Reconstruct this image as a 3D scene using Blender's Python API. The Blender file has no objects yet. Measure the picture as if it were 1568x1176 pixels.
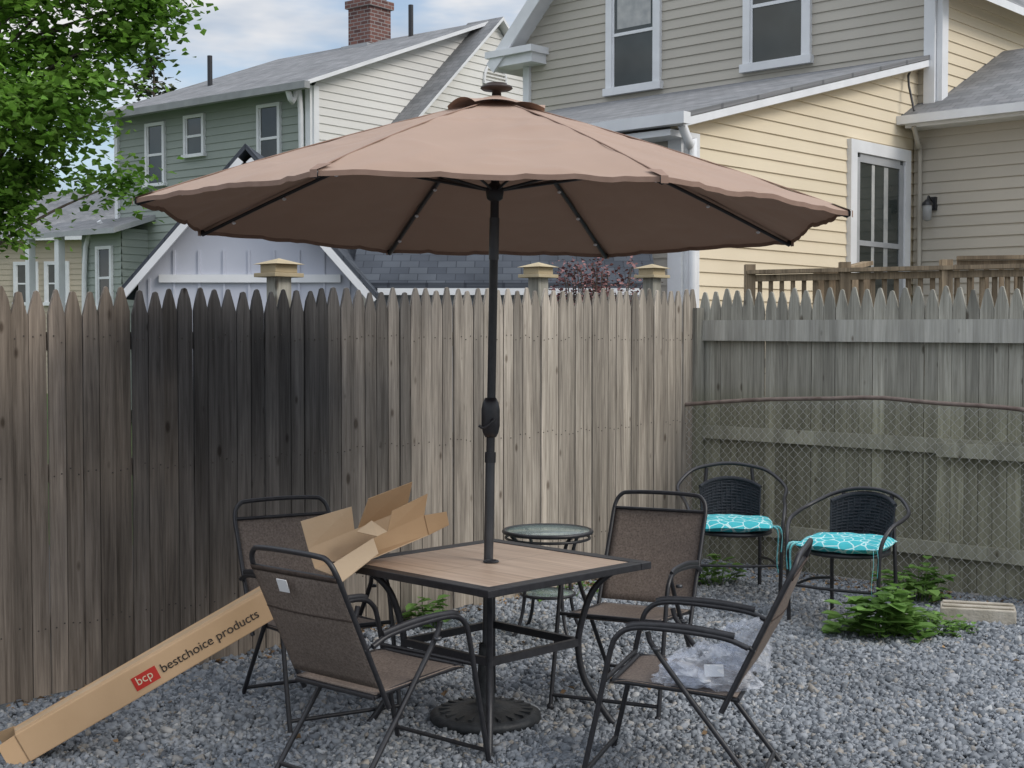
import bpy, math, random
import numpy as np
from mathutils import Vector, Matrix, noise
random.seed(7); np.random.seed(7)
scene=bpy.context.scene
COL=scene.collection

# ------------------------------------------------------------------ materials
def newmat(name):
    m=bpy.data.materials.new(name); m.use_nodes=True
    nt=m.node_tree; b=nt.nodes['Principled BSDF']
    return m,nt,b
def N(nt,t,**kw):
    n=nt.nodes.new(t)
    for k,v in kw.items(): setattr(n,k,v)
    return n
def c4(c): return (c[0],c[1],c[2],1)
def noise_mat(name,c1,c2,scale=5,rough=0.7,bump=0.0,bscale=None,metal=0,stretch=(1,1,1),island=0.0,detail=3,spec=0.3,bdist=0.01):
    m,nt,b=newmat(name); L=nt.links
    tc=N(nt,'ShaderNodeTexCoord'); mp=N(nt,'ShaderNodeMapping'); mp.inputs['Scale'].default_value=stretch
    L.new(tc.outputs['Object'],mp.inputs[0])
    n=N(nt,'ShaderNodeTexNoise'); n.inputs['Scale'].default_value=scale; n.inputs['Detail'].default_value=detail
    L.new(mp.outputs[0],n.inputs['Vector'])
    r=N(nt,'ShaderNodeValToRGB'); r.color_ramp.elements[0].position=0.3; r.color_ramp.elements[1].position=0.7
    r.color_ramp.elements[0].color=c4(c1); r.color_ramp.elements[1].color=c4(c2)
    L.new(n.outputs['Fac'],r.inputs[0]); out=r.outputs[0]
    if island>0:
        g=N(nt,'ShaderNodeNewGeometry'); mr=N(nt,'ShaderNodeMapRange')
        mr.inputs['To Min'].default_value=1-island; mr.inputs['To Max'].default_value=1+island
        L.new(g.outputs['Random Per Island'],mr.inputs['Value'])
        mx=N(nt,'ShaderNodeVectorMath',operation='SCALE'); L.new(out,mx.inputs[0]); L.new(mr.outputs[0],mx.inputs['Scale']); out=mx.outputs[0]
    L.new(out,b.inputs['Base Color'])
    b.inputs['Roughness'].default_value=rough; b.inputs['Metallic'].default_value=metal
    b.inputs['Specular IOR Level'].default_value=spec
    if bump>0:
        n2=N(nt,'ShaderNodeTexNoise'); n2.inputs['Scale'].default_value=bscale or scale*3; n2.inputs['Detail'].default_value=2
        L.new(mp.outputs[0],n2.inputs['Vector'])
        bp=N(nt,'ShaderNodeBump'); bp.inputs['Strength'].default_value=bump; bp.inputs['Distance'].default_value=bdist
        L.new(n2.outputs['Fac'],bp.inputs['Height']); L.new(bp.outputs[0],b.inputs['Normal'])
    return m

def wood_fence_mat(name,light,dark,stain=False,green=0.0,var=(0.74,1.2)):
    m,nt,b=newmat(name); L=nt.links
    tc=N(nt,'ShaderNodeTexCoord'); g=N(nt,'ShaderNodeNewGeometry')
    off=N(nt,'ShaderNodeVectorMath',operation='ADD')
    sc=N(nt,'ShaderNodeVectorMath',operation='SCALE'); cb=N(nt,'ShaderNodeCombineXYZ')
    for i in range(3): L.new(g.outputs['Random Per Island'],cb.inputs[i])
    L.new(cb.outputs[0],sc.inputs[0]); sc.inputs['Scale'].default_value=137.0
    L.new(tc.outputs['Object'],off.inputs[0]); L.new(sc.outputs[0],off.inputs[1])
    mp=N(nt,'ShaderNodeMapping'); mp.inputs['Scale'].default_value=(60,60,2.2); L.new(off.outputs[0],mp.inputs[0])
    n=N(nt,'ShaderNodeTexNoise'); n.inputs['Scale'].default_value=1.0; n.inputs['Detail'].default_value=5; n.inputs['Roughness'].default_value=0.7
    n.inputs['Distortion'].default_value=0.4
    L.new(mp.outputs[0],n.inputs['Vector'])
    r=N(nt,'ShaderNodeValToRGB'); r.color_ramp.elements[0].position=0.30; r.color_ramp.elements[1].position=0.68
    r.color_ramp.elements[0].color=c4(dark); r.color_ramp.elements[1].color=c4(light)
    L.new(n.outputs['Fac'],r.inputs[0])
    # knots: sparse, only in cells whose random colour passes a threshold, of varying size
    mk=N(nt,'ShaderNodeMapping'); mk.inputs['Scale'].default_value=(12,12,5.5); L.new(off.outputs[0],mk.inputs[0])
    vo=N(nt,'ShaderNodeTexVoronoi'); vo.inputs['Scale'].default_value=1.0; L.new(mk.outputs[0],vo.inputs['Vector'])
    sv=N(nt,'ShaderNodeSeparateColor'); L.new(vo.outputs['Color'],sv.inputs[0])
    kd=N(nt,'ShaderNodeMapRange'); kd.inputs['From Min'].default_value=0.35; kd.inputs['From Max'].default_value=1.0; kd.inputs['To Min'].default_value=0.3; kd.inputs['To Max'].default_value=0.0; L.new(sv.outputs[0],kd.inputs['Value'])
    ka=N(nt,'ShaderNodeMath',operation='ADD'); L.new(vo.outputs['Distance'],ka.inputs[0]); L.new(kd.outputs[0],ka.inputs[1])
    kr=N(nt,'ShaderNodeValToRGB'); kr.color_ramp.elements[0].position=0.13; kr.color_ramp.elements[1].position=0.24
    kr.color_ramp.elements[0].color=(0.28,0.24,0.21,1); kr.color_ramp.elements[1].color=(1,1,1,1)
    L.new(ka.outputs[0],kr.inputs[0])
    mx=N(nt,'ShaderNodeMix',data_type='RGBA',blend_type='MULTIPLY'); mx.inputs[0].default_value=0.8
    L.new(r.outputs[0],mx.inputs[6]); L.new(kr.outputs[0],mx.inputs[7]); out=mx.outputs[2]
    mr=N(nt,'ShaderNodeMapRange'); mr.inputs['To Min'].default_value=var[0]; mr.inputs['To Max'].default_value=var[1]
    L.new(g.outputs['Random Per Island'],mr.inputs['Value'])
    v=N(nt,'ShaderNodeVectorMath',operation='SCALE'); L.new(out,v.inputs[0]); L.new(mr.outputs[0],v.inputs['Scale']); out=v.outputs[0]
    # vertical water streaks
    ms_=N(nt,'ShaderNodeMapping'); ms_.inputs['Scale'].default_value=(9,9,0.9); L.new(off.outputs[0],ms_.inputs[0])
    nw2=N(nt,'ShaderNodeTexNoise'); nw2.inputs['Scale'].default_value=1.0; nw2.inputs['Detail'].default_value=3; L.new(ms_.outputs[0],nw2.inputs['Vector'])
    rw=N(nt,'ShaderNodeMapRange'); rw.inputs['From Min'].default_value=0.3; rw.inputs['From Max'].default_value=0.68
    rw.inputs['To Min'].default_value=0.66; rw.inputs['To Max'].default_value=1.18; L.new(nw2.outputs['Fac'],rw.inputs['Value'])
    v2=N(nt,'ShaderNodeVectorMath',operation='SCALE'); L.new(out,v2.inputs[0]); L.new(rw.outputs[0],v2.inputs['Scale']); out=v2.outputs[0]
    nw=N(nt,'ShaderNodeTexNoise'); nw.inputs['Scale'].default_value=1.6; nw.inputs['Detail'].default_value=3
    L.new(tc.outputs['Object'],nw.inputs['Vector'])
    sx=N(nt,'ShaderNodeSeparateXYZ'); L.new(tc.outputs['Object'],sx.inputs[0])
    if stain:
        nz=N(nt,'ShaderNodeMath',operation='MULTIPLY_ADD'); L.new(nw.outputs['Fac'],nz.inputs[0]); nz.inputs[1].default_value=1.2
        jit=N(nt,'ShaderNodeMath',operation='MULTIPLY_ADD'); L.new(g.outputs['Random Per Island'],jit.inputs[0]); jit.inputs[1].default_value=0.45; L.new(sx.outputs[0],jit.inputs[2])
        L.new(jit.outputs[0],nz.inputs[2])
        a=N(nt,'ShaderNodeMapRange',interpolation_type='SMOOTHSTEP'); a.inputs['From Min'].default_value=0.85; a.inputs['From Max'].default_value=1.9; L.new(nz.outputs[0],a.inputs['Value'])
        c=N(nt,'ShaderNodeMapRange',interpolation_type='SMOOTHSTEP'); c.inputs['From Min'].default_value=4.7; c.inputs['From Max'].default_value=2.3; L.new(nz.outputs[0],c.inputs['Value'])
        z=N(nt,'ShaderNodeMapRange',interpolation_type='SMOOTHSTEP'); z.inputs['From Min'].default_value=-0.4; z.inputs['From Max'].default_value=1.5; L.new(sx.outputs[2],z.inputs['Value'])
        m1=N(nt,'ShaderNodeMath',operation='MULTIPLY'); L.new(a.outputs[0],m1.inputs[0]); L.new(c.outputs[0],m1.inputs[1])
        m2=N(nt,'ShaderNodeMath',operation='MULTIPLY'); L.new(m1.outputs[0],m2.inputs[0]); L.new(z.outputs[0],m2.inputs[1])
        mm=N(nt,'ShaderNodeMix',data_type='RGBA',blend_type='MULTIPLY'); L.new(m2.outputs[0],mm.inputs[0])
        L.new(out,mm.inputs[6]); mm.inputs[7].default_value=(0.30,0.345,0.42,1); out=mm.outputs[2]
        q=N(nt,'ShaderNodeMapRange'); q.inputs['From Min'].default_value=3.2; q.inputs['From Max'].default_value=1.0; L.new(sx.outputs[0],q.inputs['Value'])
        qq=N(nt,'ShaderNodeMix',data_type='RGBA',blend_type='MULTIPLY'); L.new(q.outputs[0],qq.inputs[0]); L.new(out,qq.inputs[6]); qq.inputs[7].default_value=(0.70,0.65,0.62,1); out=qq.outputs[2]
    if green>0:
        z=N(nt,'ShaderNodeMapRange'); z.inputs['From Min'].default_value=1.35; z.inputs['From Max'].default_value=1.15; z.inputs['To Max'].default_value=green; L.new(sx.outputs[2],z.inputs['Value'])
        mm=N(nt,'ShaderNodeMix',data_type='RGBA',blend_type='MULTIPLY'); L.new(z.outputs[0],mm.inputs[0]); L.new(out,mm.inputs[6]); mm.inputs[7].default_value=(0.74,0.75,0.60,1); out=mm.outputs[2]
    L.new(out,b.inputs['Base Color']); b.inputs['Roughness'].default_value=0.9; b.inputs['Specular IOR Level'].default_value=0.15
    bp=N(nt,'ShaderNodeBump'); bp.inputs['Strength'].default_value=0.6; bp.inputs['Distance'].default_value=0.004
    L.new(n.outputs['Fac'],bp.inputs['Height']); L.new(bp.outputs[0],b.inputs['Normal'])
    return m

def shingle_mat(name,c1,c2,mort=0.75):
    m,nt,b=newmat(name); L=nt.links
    uv=N(nt,'ShaderNodeUVMap')
    br=N(nt,'ShaderNodeTexBrick'); br.offset=0.5
    br.inputs['Scale'].default_value=1.0; br.inputs['Brick Width'].default_value=0.17; br.inputs['Row Height'].default_value=0.125
    br.inputs['Mortar Size'].default_value=0.005; br.inputs['Color1'].default_value=c4(c1); br.inputs['Color2'].default_value=c4(c2)
    br.inputs['Mortar'].default_value=c4([x*mort for x in c1])
    L.new(uv.outputs[0],br.inputs['Vector'])
    n=N(nt,'ShaderNodeTexNoise'); n.inputs['Scale'].default_value=2.0; n.inputs['Detail'].default_value=6; L.new(uv.outputs[0],n.inputs['Vector'])
    mr=N(nt,'ShaderNodeMapRange'); mr.inputs['To Min'].default_value=0.55; mr.inputs['To Max'].default_value=1.45; L.new(n.outputs['Fac'],mr.inputs['Value'])
    v=N(nt,'ShaderNodeVectorMath',operation='SCALE'); L.new(br.outputs[0],v.inputs[0]); L.new(mr.outputs[0],v.inputs['Scale'])
    L.new(v.outputs[0],b.inputs['Base Color']); b.inputs['Roughness'].default_value=0.95; b.inputs['Specular IOR Level'].default_value=0.1
    return m

def leaf_mat(name,c1,c2,trans=0.35,isl=0.45):
    m=noise_mat(name,c1,c2,scale=1.3,rough=0.55,island=isl,detail=1)
    nt=m.node_tree; b=nt.nodes['Principled BSDF']; out=nt.nodes['Material Output']
    src=b.inputs['Base Color'].links[0].from_socket
    if trans>0:
        t=N(nt,'ShaderNodeBsdfTranslucent'); nt.links.new(src,t.inputs[0])
        mx=N(nt,'ShaderNodeMixShader'); mx.inputs[0].default_value=trans
        nt.links.new(b.outputs[0],mx.inputs[1]); nt.links.new(t.outputs[0],mx.inputs[2]); nt.links.new(mx.outputs[0],out.inputs[0])
    return m

# ------------------------------------------------------------------ mesh builder
def smooth_path(pts,sub=6):
    P=[Vector(p) for p in pts]
    if sub<=1 or len(P)<3: return P
    out=[]
    for i in range(len(P)-1):
        p0=P[i-1] if i>0 else P[0]*2-P[1]
        p1,p2=P[i],P[i+1]
        p3=P[i+2] if i+2<len(P) else P[-1]*2-P[-2]
        for k in range(sub):
            t=k/sub
            out.append(0.5*((2*p1)+(p2-p0)*t+(2*p0-5*p1+4*p2-p3)*t*t+(3*p1-p0-3*p2+p3)*t**3))
    out.append(P[-1]); return out
class B:
    def __init__(s): s.v=[];s.f=[];s.m=[];s.s=[];s.uv=[];s.mats=[];s.M=Matrix()
    def mi(s,mat):
        if mat not in s.mats: s.mats.append(mat)
        return s.mats.index(mat)
    def add(s,vs,fs,mat,smooth=False,uvs=None):
        o=len(s.v); s.v+= [s.M@Vector(p) for p in vs]; k=s.mi(mat)
        for i,f in enumerate(fs):
            s.f.append([o+j for j in f]); s.m.append(k); s.s.append(smooth)
            s.uv.append(uvs[i] if uvs else None)
    def box(s,c,sz,mat,rot=None):
        x,y,z=[d/2 for d in sz]; R=rot or Matrix.Identity(3)
        vs=[Vector(c)+R@Vector(p) for p in [(-x,-y,-z),(x,-y,-z),(x,y,-z),(-x,y,-z),(-x,-y,z),(x,-y,z),(x,y,z),(-x,y,z)]]
        s.add(vs,[(0,3,2,1),(4,5,6,7),(0,1,5,4),(1,2,6,5),(2,3,7,6),(3,0,4,7)],mat)
    def beam(s,a,b_,w,h,mat,up=(0,0,1)):
        a=Vector(a);b_=Vector(b_);x=(b_-a).normalized();y=Vector(up).cross(x).normalized();z=x.cross(y)
        R=Matrix((x,y,z)).transposed()
        s.box((a+b_)/2,((b_-a).length,w,h),mat,R)
    def poly(s,pts,mat): s.add(pts,[tuple(range(len(pts)))],mat)
    def slab(s,pts,t,mat,edge=None):
        n=len(pts); P=[Vector(p) for p in pts]; nn=(P[1]-P[0]).cross(P[-1]-P[0]).normalized()
        if nn.z<0: P=P[::-1]; nn=-nn
        h=Vector((-nn.y,nn.x,0)); h=h.normalized() if h.length>1e-4 else Vector((1,0,0)); sl=nn.cross(h)
        uv=[(p.dot(h),p.dot(sl)) for p in P]
        s.add(P,[tuple(range(n))],mat,uvs=[uv])
        Q=[p-Vector((0,0,t)) for p in P]; e=edge or mat
        s.add(P+Q,[tuple(range(2*n-1,n-1,-1))]+[(i,i+n,(i+1)%n+n,(i+1)%n) for i in range(n)],e)
    def tube(s,pts,r,mat,seg=8,sub=6,closed=False,flat=1.0):
        P=smooth_path(pts,sub) if not closed else [Vector(p) for p in pts]
        n=len(P); vs=[];fs=[]; prev=None
        for i,p in enumerate(P):
            if closed: t=(P[(i+1)%n]-P[i-1]).normalized()
            else: t=(P[min(i+1,n-1)]-P[max(i-1,0)]).normalized()
            if prev is None:
                a=Vector((0,0,1)) if abs(t.z)<0.9 else Vector((1,0,0))
                nrm=(a-t*a.dot(t)).normalized()
            else: nrm=(prev-t*prev.dot(t)).normalized()
            prev=nrm; bn=t.cross(nrm)
            rr=r[i] if isinstance(r,list) else r
            for k in range(seg):
                a=2*math.pi*k/seg; vs.append(p+nrm*math.cos(a)*rr+bn*math.sin(a)*rr*flat)
        for i in range(n if closed else n-1):
            j=(i+1)%n
            for k in range(seg):
                fs.append((i*seg+k,i*seg+(k+1)%seg,j*seg+(k+1)%seg,j*seg+k))
        s.add(vs,fs,mat,True)
        if not closed:
            s.add([vs[k] for k in range(seg)],[tuple(range(seg-1,-1,-1))],mat)
            s.add([vs[(n-1)*seg+k] for k in range(seg)],[tuple(range(seg))],mat)
    def lathe(s,prof,mat,c=(0,0,0),seg=32,smooth=True):
        vs=[];fs=[];n=len(prof)
        for (r,z) in prof:
            for k in range(seg):
                a=2*math.pi*k/seg; vs.append((c[0]+r*math.cos(a),c[1]+r*math.sin(a),c[2]+z))
        for i in range(n-1):
            for k in range(seg): fs.append((i*seg+k,i*seg+(k+1)%seg,(i+1)*seg+(k+1)%seg,(i+1)*seg+k))
        s.add(vs,fs,mat,smooth)
    def grid(s,fn,nu,nv,mat,smooth=True):
        vs=[fn(i/nu,j/nv) for j in range(nv+1) for i in range(nu+1)]
        fs=[(j*(nu+1)+i,j*(nu+1)+i+1,(j+1)*(nu+1)+i+1,(j+1)*(nu+1)+i) for j in range(nv) for i in range(nu)]
        s.add(vs,fs,mat,smooth)
    def build(s,name,parent=None,bevel=0,solid=0,matrix=None):
        me=bpy.data.meshes.new(name); me.from_pydata([tuple(p) for p in s.v],[],s.f)
        for m in s.mats: me.materials.append(m)
        me.polygons.foreach_set('material_index',s.m); me.polygons.foreach_set('use_smooth',s.s)
        if any(u for u in s.uv):
            ul=me.uv_layers.new(name='UVMap')
            for p,u in zip(me.polygons,s.uv):
                if u:
                    for li,c in zip(p.loop_indices,u): ul.data[li].uv=c
        me.update()
        o=bpy.data.objects.new(name,me); COL.objects.link(o)
        if parent: o.parent=parent
        if matrix is not None: o.matrix_local=matrix
        if bevel:
            bv=o.modifiers.new('bevel','BEVEL'); bv.width=bevel; bv.segments=2; bv.limit_method='ANGLE'
        if solid:
            so=o.modifiers.new('solid','SOLIDIFY'); so.thickness=solid
        return o
def empty(name,mat=None):
    e=bpy.data.objects.new(name,None); e.empty_display_size=0.2; COL.objects.link(e)
    if mat is not None: e.matrix_world=mat
    return e
def frame(o,d):
    d=Vector((d[0],d[1],0)).normalized()
    M=Matrix.Identity(4); M.col[0]=(d.x,d.y,0,0); M.col[1]=(-d.y,d.x,0,0); M.col[3]=(o[0],o[1],o[2] if len(o)>2 else 0,1)
    return M

# ------------------------------------------------------------------ palette
black_metal=noise_mat('black_powder_coat',(0.016,0.016,0.019),(0.028,0.028,0.032),40,0.42,0,spec=0.5)
grey_metal=noise_mat('dark_grey_steel',(0.06,0.063,0.07),(0.085,0.088,0.095),12,0.35,0,metal=0.4,spec=0.5)
white_trim=noise_mat('white_trim',(0.70,0.71,0.72),(0.80,0.81,0.82),3,0.5)
glass=noise_mat('window_glass',(0.012,0.018,0.016),(0.06,0.07,0.065),0.9,0.05,spec=0.7)
curtain=noise_mat('curtain',(0.35,0.36,0.36),(0.5,0.5,0.48),8,0.9)

# ------------------------------------------------------------------ world & light
W=bpy.data.worlds.new('World'); scene.world=W; W.use_nodes=True
nt=W.node_tree; L=nt.links; bg=nt.nodes['Background']; wo=nt.nodes['World Output']
sky=N(nt,'ShaderNodeTexSky',sky_type='NISHITA'); sky.sun_disc=False
sun_dir=Vector((0.80,-0.42,0.70)).normalized()
sky.sun_elevation=math.asin(sun_dir.z); sky.sun_rotation=math.atan2(sun_dir.x,sun_dir.y)
L.new(sky.outputs[0],bg.inputs[0]); bg.inputs[1].default_value=0.15
tc=N(nt,'ShaderNodeTexCoord'); mp=N(nt,'ShaderNodeMapping'); mp.inputs['Scale'].default_value=(1.0,1.0,3.4); mp.inputs['Location'].default_value=(0.9,0.1,0.55)
L.new(tc.outputs['Generated'],mp.inputs[0])
n1=N(nt,'ShaderNodeTexNoise'); n1.inputs['Scale'].default_value=5.0; n1.inputs['Detail'].default_value=5; n1.inputs['Roughness'].default_value=0.55; L.new(mp.outputs[0],n1.inputs['Vector'])
r1=N(nt,'ShaderNodeMapRange',interpolation_type='SMOOTHSTEP'); r1.inputs['From Min'].default_value=0.33; r1.inputs['From Max'].default_value=0.56; r1.inputs['To Min'].default_value=0.15; r1.inputs['To Max'].default_value=0.97; L.new(n1.outputs['Fac'],r1.inputs['Value'])
n2=N(nt,'ShaderNodeTexNoise'); n2.inputs['Scale'].default_value=8; n2.inputs['Detail'].default_value=4; L.new(mp.outputs[0],n2.inputs['Vector'])
r2=N(nt,'ShaderNodeValToRGB'); r2.color_ramp.elements[0].position=0.34; r2.color_ramp.elements[1].position=0.62
r2.color_ramp.elements[0].color=(0.44,0.53,0.66,1); r2.color_ramp.elements[1].color=(0.88,0.87,0.87,1); L.new(n2.outputs['Fac'],r2.inputs[0])
sx=N(nt,'ShaderNodeSeparateXYZ'); L.new(tc.outputs['Generated'],sx.inputs[0])
zr=N(nt,'ShaderNodeMapRange'); zr.inputs['From Min'].default_value=0.25; zr.inputs['From Max'].default_value=0.85; zr.inputs['To Min'].default_value=1.0; zr.inputs['To Max'].default_value=2.5; L.new(sx.outputs[2],zr.inputs['Value'])
bg2=N(nt,'ShaderNodeBackground'); L.new(zr.outputs[0],bg2.inputs[1]); L.new(r2.outputs[0],bg2.inputs[0])
ms=N(nt,'ShaderNodeMixShader'); L.new(r1.outputs[0],ms.inputs[0]); L.new(bg.outputs[0],ms.inputs[1]); L.new(bg2.outputs[0],ms.inputs[2]); L.new(ms.outputs[0],wo.inputs[0])
sl=bpy.data.lights.new('sun','SUN'); sl.energy=1.5; sl.angle=math.radians(22); sl.color=(1.0,0.94,0.85)
so=bpy.data.objects.new('sun',sl); COL.objects.link(so); so.rotation_euler=sun_dir.to_track_quat('Z','Y').to_euler(); so.location=(10,-5,12)

# ------------------------------------------------------------------ camera
cam=bpy.data.cameras.new('camera'); cam.sensor_width=36; cam.lens=36*2129/1568; cam.clip_end=1500; cam.clip_start=0.05
co=bpy.data.objects.new('camera',cam); COL.objects.link(co); co.location=(0,0,1.69); co.rotation_euler=(math.radians(90-1.96),0,0)
scene.camera=co
scene.view_settings.view_transform='Standard'; scene.view_settings.look='None'; scene.view_settings.exposure=0

# ------------------------------------------------------------------ ground
gm=noise_mat('ground_soil_grit',(0.09,0.092,0.09),(0.18,0.185,0.185),60,0.95,0.8,150,bdist=0.02)
g=B(); S=500
g.poly([(-S,-S,0),(S,-S,0),(S,S,0),(-S,S,0)],gm); g.build('ground')
grm=noise_mat('lawn',(0.035,0.07,0.015),(0.08,0.12,0.03),3,0.95,0.6,80)
g=B(); g.poly([(-60,11.2,0.004),(60,11.2,0.004),(60,120,0.004),(-60,120,0.004)],grm); g.build('lawn')

def fL(x): return 6.2+1.13*(x+2.28)
def fR(x): return 10.33-0.917*(x-1.38)
def gravel(n_dense,n_sparse):
    x=np.random.uniform(-4.5,5.0,n_dense*3); y=np.random.uniform(4.9,10.4,n_dense*3)
    vis=(np.abs(x)<0.385*y+0.1)&(y<6.2+1.13*(x+2.28)+0.02)&(y<10.33-0.917*(x-1.38)-0.02); x=x[vis][:n_dense]; y=y[vis][:n_dense]
    x2=np.random.uniform(-4.5,6,n_sparse); y2=np.random.uniform(2.0,10.4,n_sparse)
    x=np.concatenate([x,x2]); y=np.concatenate([y,y2])
    ok=(y<6.2+1.13*(x+2.28)+0.02)&(y<10.33-0.917*(x-1.38)-0.02); x=x[ok]; y=y[ok]; n=len(x)
    base=np.array([(-1,-1,-1),(1,-1,-1),(1,1,-1),(-1,1,-1),(-1,-1,1),(1,-1,1),(1,1,1),(-1,1,1)],float)*0.5
    v=np.repeat(base[None],n,0)+np.random.uniform(-0.24,0.24,(n,8,3))
    size=np.random.lognormal(math.log(0.0145),0.36,n).clip(0.007,0.034)
    sc=np.stack([size*np.random.uniform(0.9,1.6,n),size*np.random.uniform(0.7,1.1,n),size*np.random.uniform(0.5,0.9,n)],1)
    v*=sc[:,None,:]
    q=np.random.normal(size=(n,4)); q[:,1:3]*=0.5; q/=np.linalg.norm(q,axis=1)[:,None]
    w,a,b_,c=q.T
    R=np.empty((n,3,3))
    R[:,0,0]=1-2*(b_*b_+c*c);R[:,0,1]=2*(a*b_-c*w);R[:,0,2]=2*(a*c+b_*w)
    R[:,1,0]=2*(a*b_+c*w);R[:,1,1]=1-2*(a*a+c*c);R[:,1,2]=2*(b_*c-a*w)
    R[:,2,0]=2*(a*c-b_*w);R[:,2,1]=2*(b_*c+a*w);R[:,2,2]=1-2*(a*a+b_*b_)
    v=np.einsum('nij,nkj->nki',R,v)
    hump=0.012*np.sin(x*2.1+1)*np.sin(y*1.7)+0.013
    v+=np.stack([x,y,np.random.uniform(0.000,0.012,n)+hump],1)[:,None,:]
    f=np.array([(0,3,2,1),(4,5,6,7),(0,1,5,4),(1,2,6,5),(2,3,7,6),(3,0,4,7)])
    F=(f[None]+(np.arange(n)*8)[:,None,None]).reshape(-1)
    me=bpy.data.meshes.new('gravel'); me.vertices.add(n*8); me.vertices.foreach_set('co',v.reshape(-1))
    me.loops.add(n*24); me.loops.foreach_set('vertex_index',F.astype(np.int32))
    me.polygons.add(n*6); me.polygons.foreach_set('loop_start',np.arange(0,n*24,4,dtype=np.int32)); 
    me.update(calc_edges=True)
    m,nt,b=newmat('crushed_stone'); L=nt.links
    gg=N(nt,'ShaderNodeNewGeometry'); r=N(nt,'ShaderNodeValToRGB'); cr=r.color_ramp
    cr.elements[0].position=0; cr.elements[0].color=(0.12,0.132,0.148,1); cr.elements[1].position=1; cr.elements[1].color=(0.46,0.475,0.485,1)
    for p,c in ((0.25,(0.21,0.23,0.252)),(0.6,(0.285,0.305,0.33)),(0.86,(0.35,0.37,0.395)),(0.94,(0.33,0.30,0.26))):
        e=cr.elements.new(p); e.color=c4(c)
    L.new(gg.outputs['Random Per Island'],r.inputs[0])
    tcn=N(nt,'ShaderNodeTexCoord'); nn=N(nt,'ShaderNodeTexNoise'); nn.inputs['Scale'].default_value=0.9; nn.inputs['Detail'].default_value=3; L.new(tcn.outputs['Object'],nn.inputs['Vector'])
    mr=N(nt,'ShaderNodeMapRange'); mr.inputs['From Min'].default_value=0.3; mr.inputs['From Max'].default_value=0.7; mr.inputs['To Min'].default_value=0.72; mr.inputs['To Max'].default_value=1.15; L.new(nn.outputs['Fac'],mr.inputs['Value'])
    vv=N(nt,'ShaderNodeVectorMath',operation='SCALE'); L.new(r.outputs[0],vv.inputs[0]); L.new(mr.outputs[0],vv.inputs['Scale'])
    L.new(vv.outputs[0],b.inputs['Base Color']); b.inputs['Roughness'].default_value=0.85; b.inputs['Specular IOR Level'].default_value=0.25
    me.materials.append(m)
    o=bpy.data.objects.new('gravel',me); COL.objects.link(o)
gravel(100000,14000)

# ------------------------------------------------------------------ fences
def picket(b,x,y,w,z0,z1,mat,th=0.016,lean=0.0,point=0.11,tip=0.26,mid=0.74):
    h=w/2; pr=[(-h,z0),(h,z0),(h,z1-point),(h*mid,z1-point*0.5),(h*tip,z1-0.006),(0,z1),(-h*tip,z1-0.006),(-h*mid,z1-point*0.5),(-h,z1-point)]
    vs=[(x+px+lean*(pz-z0),y-th/2,pz) for px,pz in pr]+[(x+px+lean*(pz-z0),y+th/2,pz) for px,pz in pr]; n=len(pr)
    b.add(vs,[tuple(range(n)),tuple(range(2*n-1,n-1,-1))]+[(i,i+n,(i+1)%n+n,(i+1)%n) for i in range(n)],mat)
fm=wood_fence_mat('weathered_cedar',(0.49,0.435,0.365),(0.20,0.172,0.142),stain=True,var=(0.7,1.25))
fm2=wood_fence_mat('weathered_cedar_grey',(0.46,0.445,0.385),(0.23,0.22,0.185),green=0.75,var=(0.78,1.2))
frail=wood_fence_mat('weathered_rail',(0.50,0.485,0.44),(0.33,0.32,0.28),green=0.7,var=(0.9,1.05))
capm=noise_mat('post_cap_wood',(0.36,0.29,0.18),(0.48,0.40,0.26),6,0.8)
nail=noise_mat('nail_rust',(0.05,0.045,0.04),(0.10,0.08,0.07),20,.7)
e=empty('picket_fence',frame((-2.28,6.2),(0.663,0.749)))
b=B(); nb=B(); s=-3.2; i=0
while s<5.50:
    w=0.084+random.uniform(-0.004,0.004); y0=random.uniform(-0.005,0.005); ln=random.uniform(-0.0035,0.0035)
    zt=1.905+0.0225*s+random.uniform(-0.016,0.016)
    picket(b,s,y0,w,0.03+random.uniform(-0.02,0.02),zt,fm,lean=ln,point=.115,mid=random.uniform(.58,.74),tip=random.uniform(.18,.32))
    for z in (0.35,1.06,1.68):
        for dx in (-.02,.02):
            if random.random()<.8: nb.box((s+dx+ln*z+random.uniform(-.004,.004),y0-.0095,z+random.uniform(-.02,.02)),(.006,.003,.006),nail)
    s+=0.0885+random.choice([0,0,0,0,0.001,0.002,0.004]); i+=1
b.build('pickets',e); nb.build('nails',e)
b=B()
for z in (0.35,1.05,1.66): b.beam((-3.2,0.045,z),(5.5,0.045,z+0.02),0.04,0.085,fm)
b.build('rails',e)
for s in (-3.0,-0.9,1.67,3.83,5.1):
    b=B(); zt=2.0+0.03*s
    b.box((s,0.115,zt/2-0.02),(0.10,0.09,zt-0.04),fm2); 
    b.box((s,0.115,zt-0.03),(0.20,0.18,0.022),capm)
    b.box((s,0.115,zt+0.005),(0.15,0.13,0.045),capm)
    vs=[(s-.10,.015,zt+.028),(s+.10,.015,zt+.028),(s+.10,.215,zt+.028),(s-.10,.215,zt+.028),(s,.115,zt+.062)]
    b.add(vs,[(0,1,4),(1,2,4),(2,3,4),(3,0,4),(3,2,1,0)],capm)
    b.build('post',e,bevel=0.003)
e=empty('picket_fence',frame((1.38,10.33),(0.737,-0.676)))
b=B(); s=0.03
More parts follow.
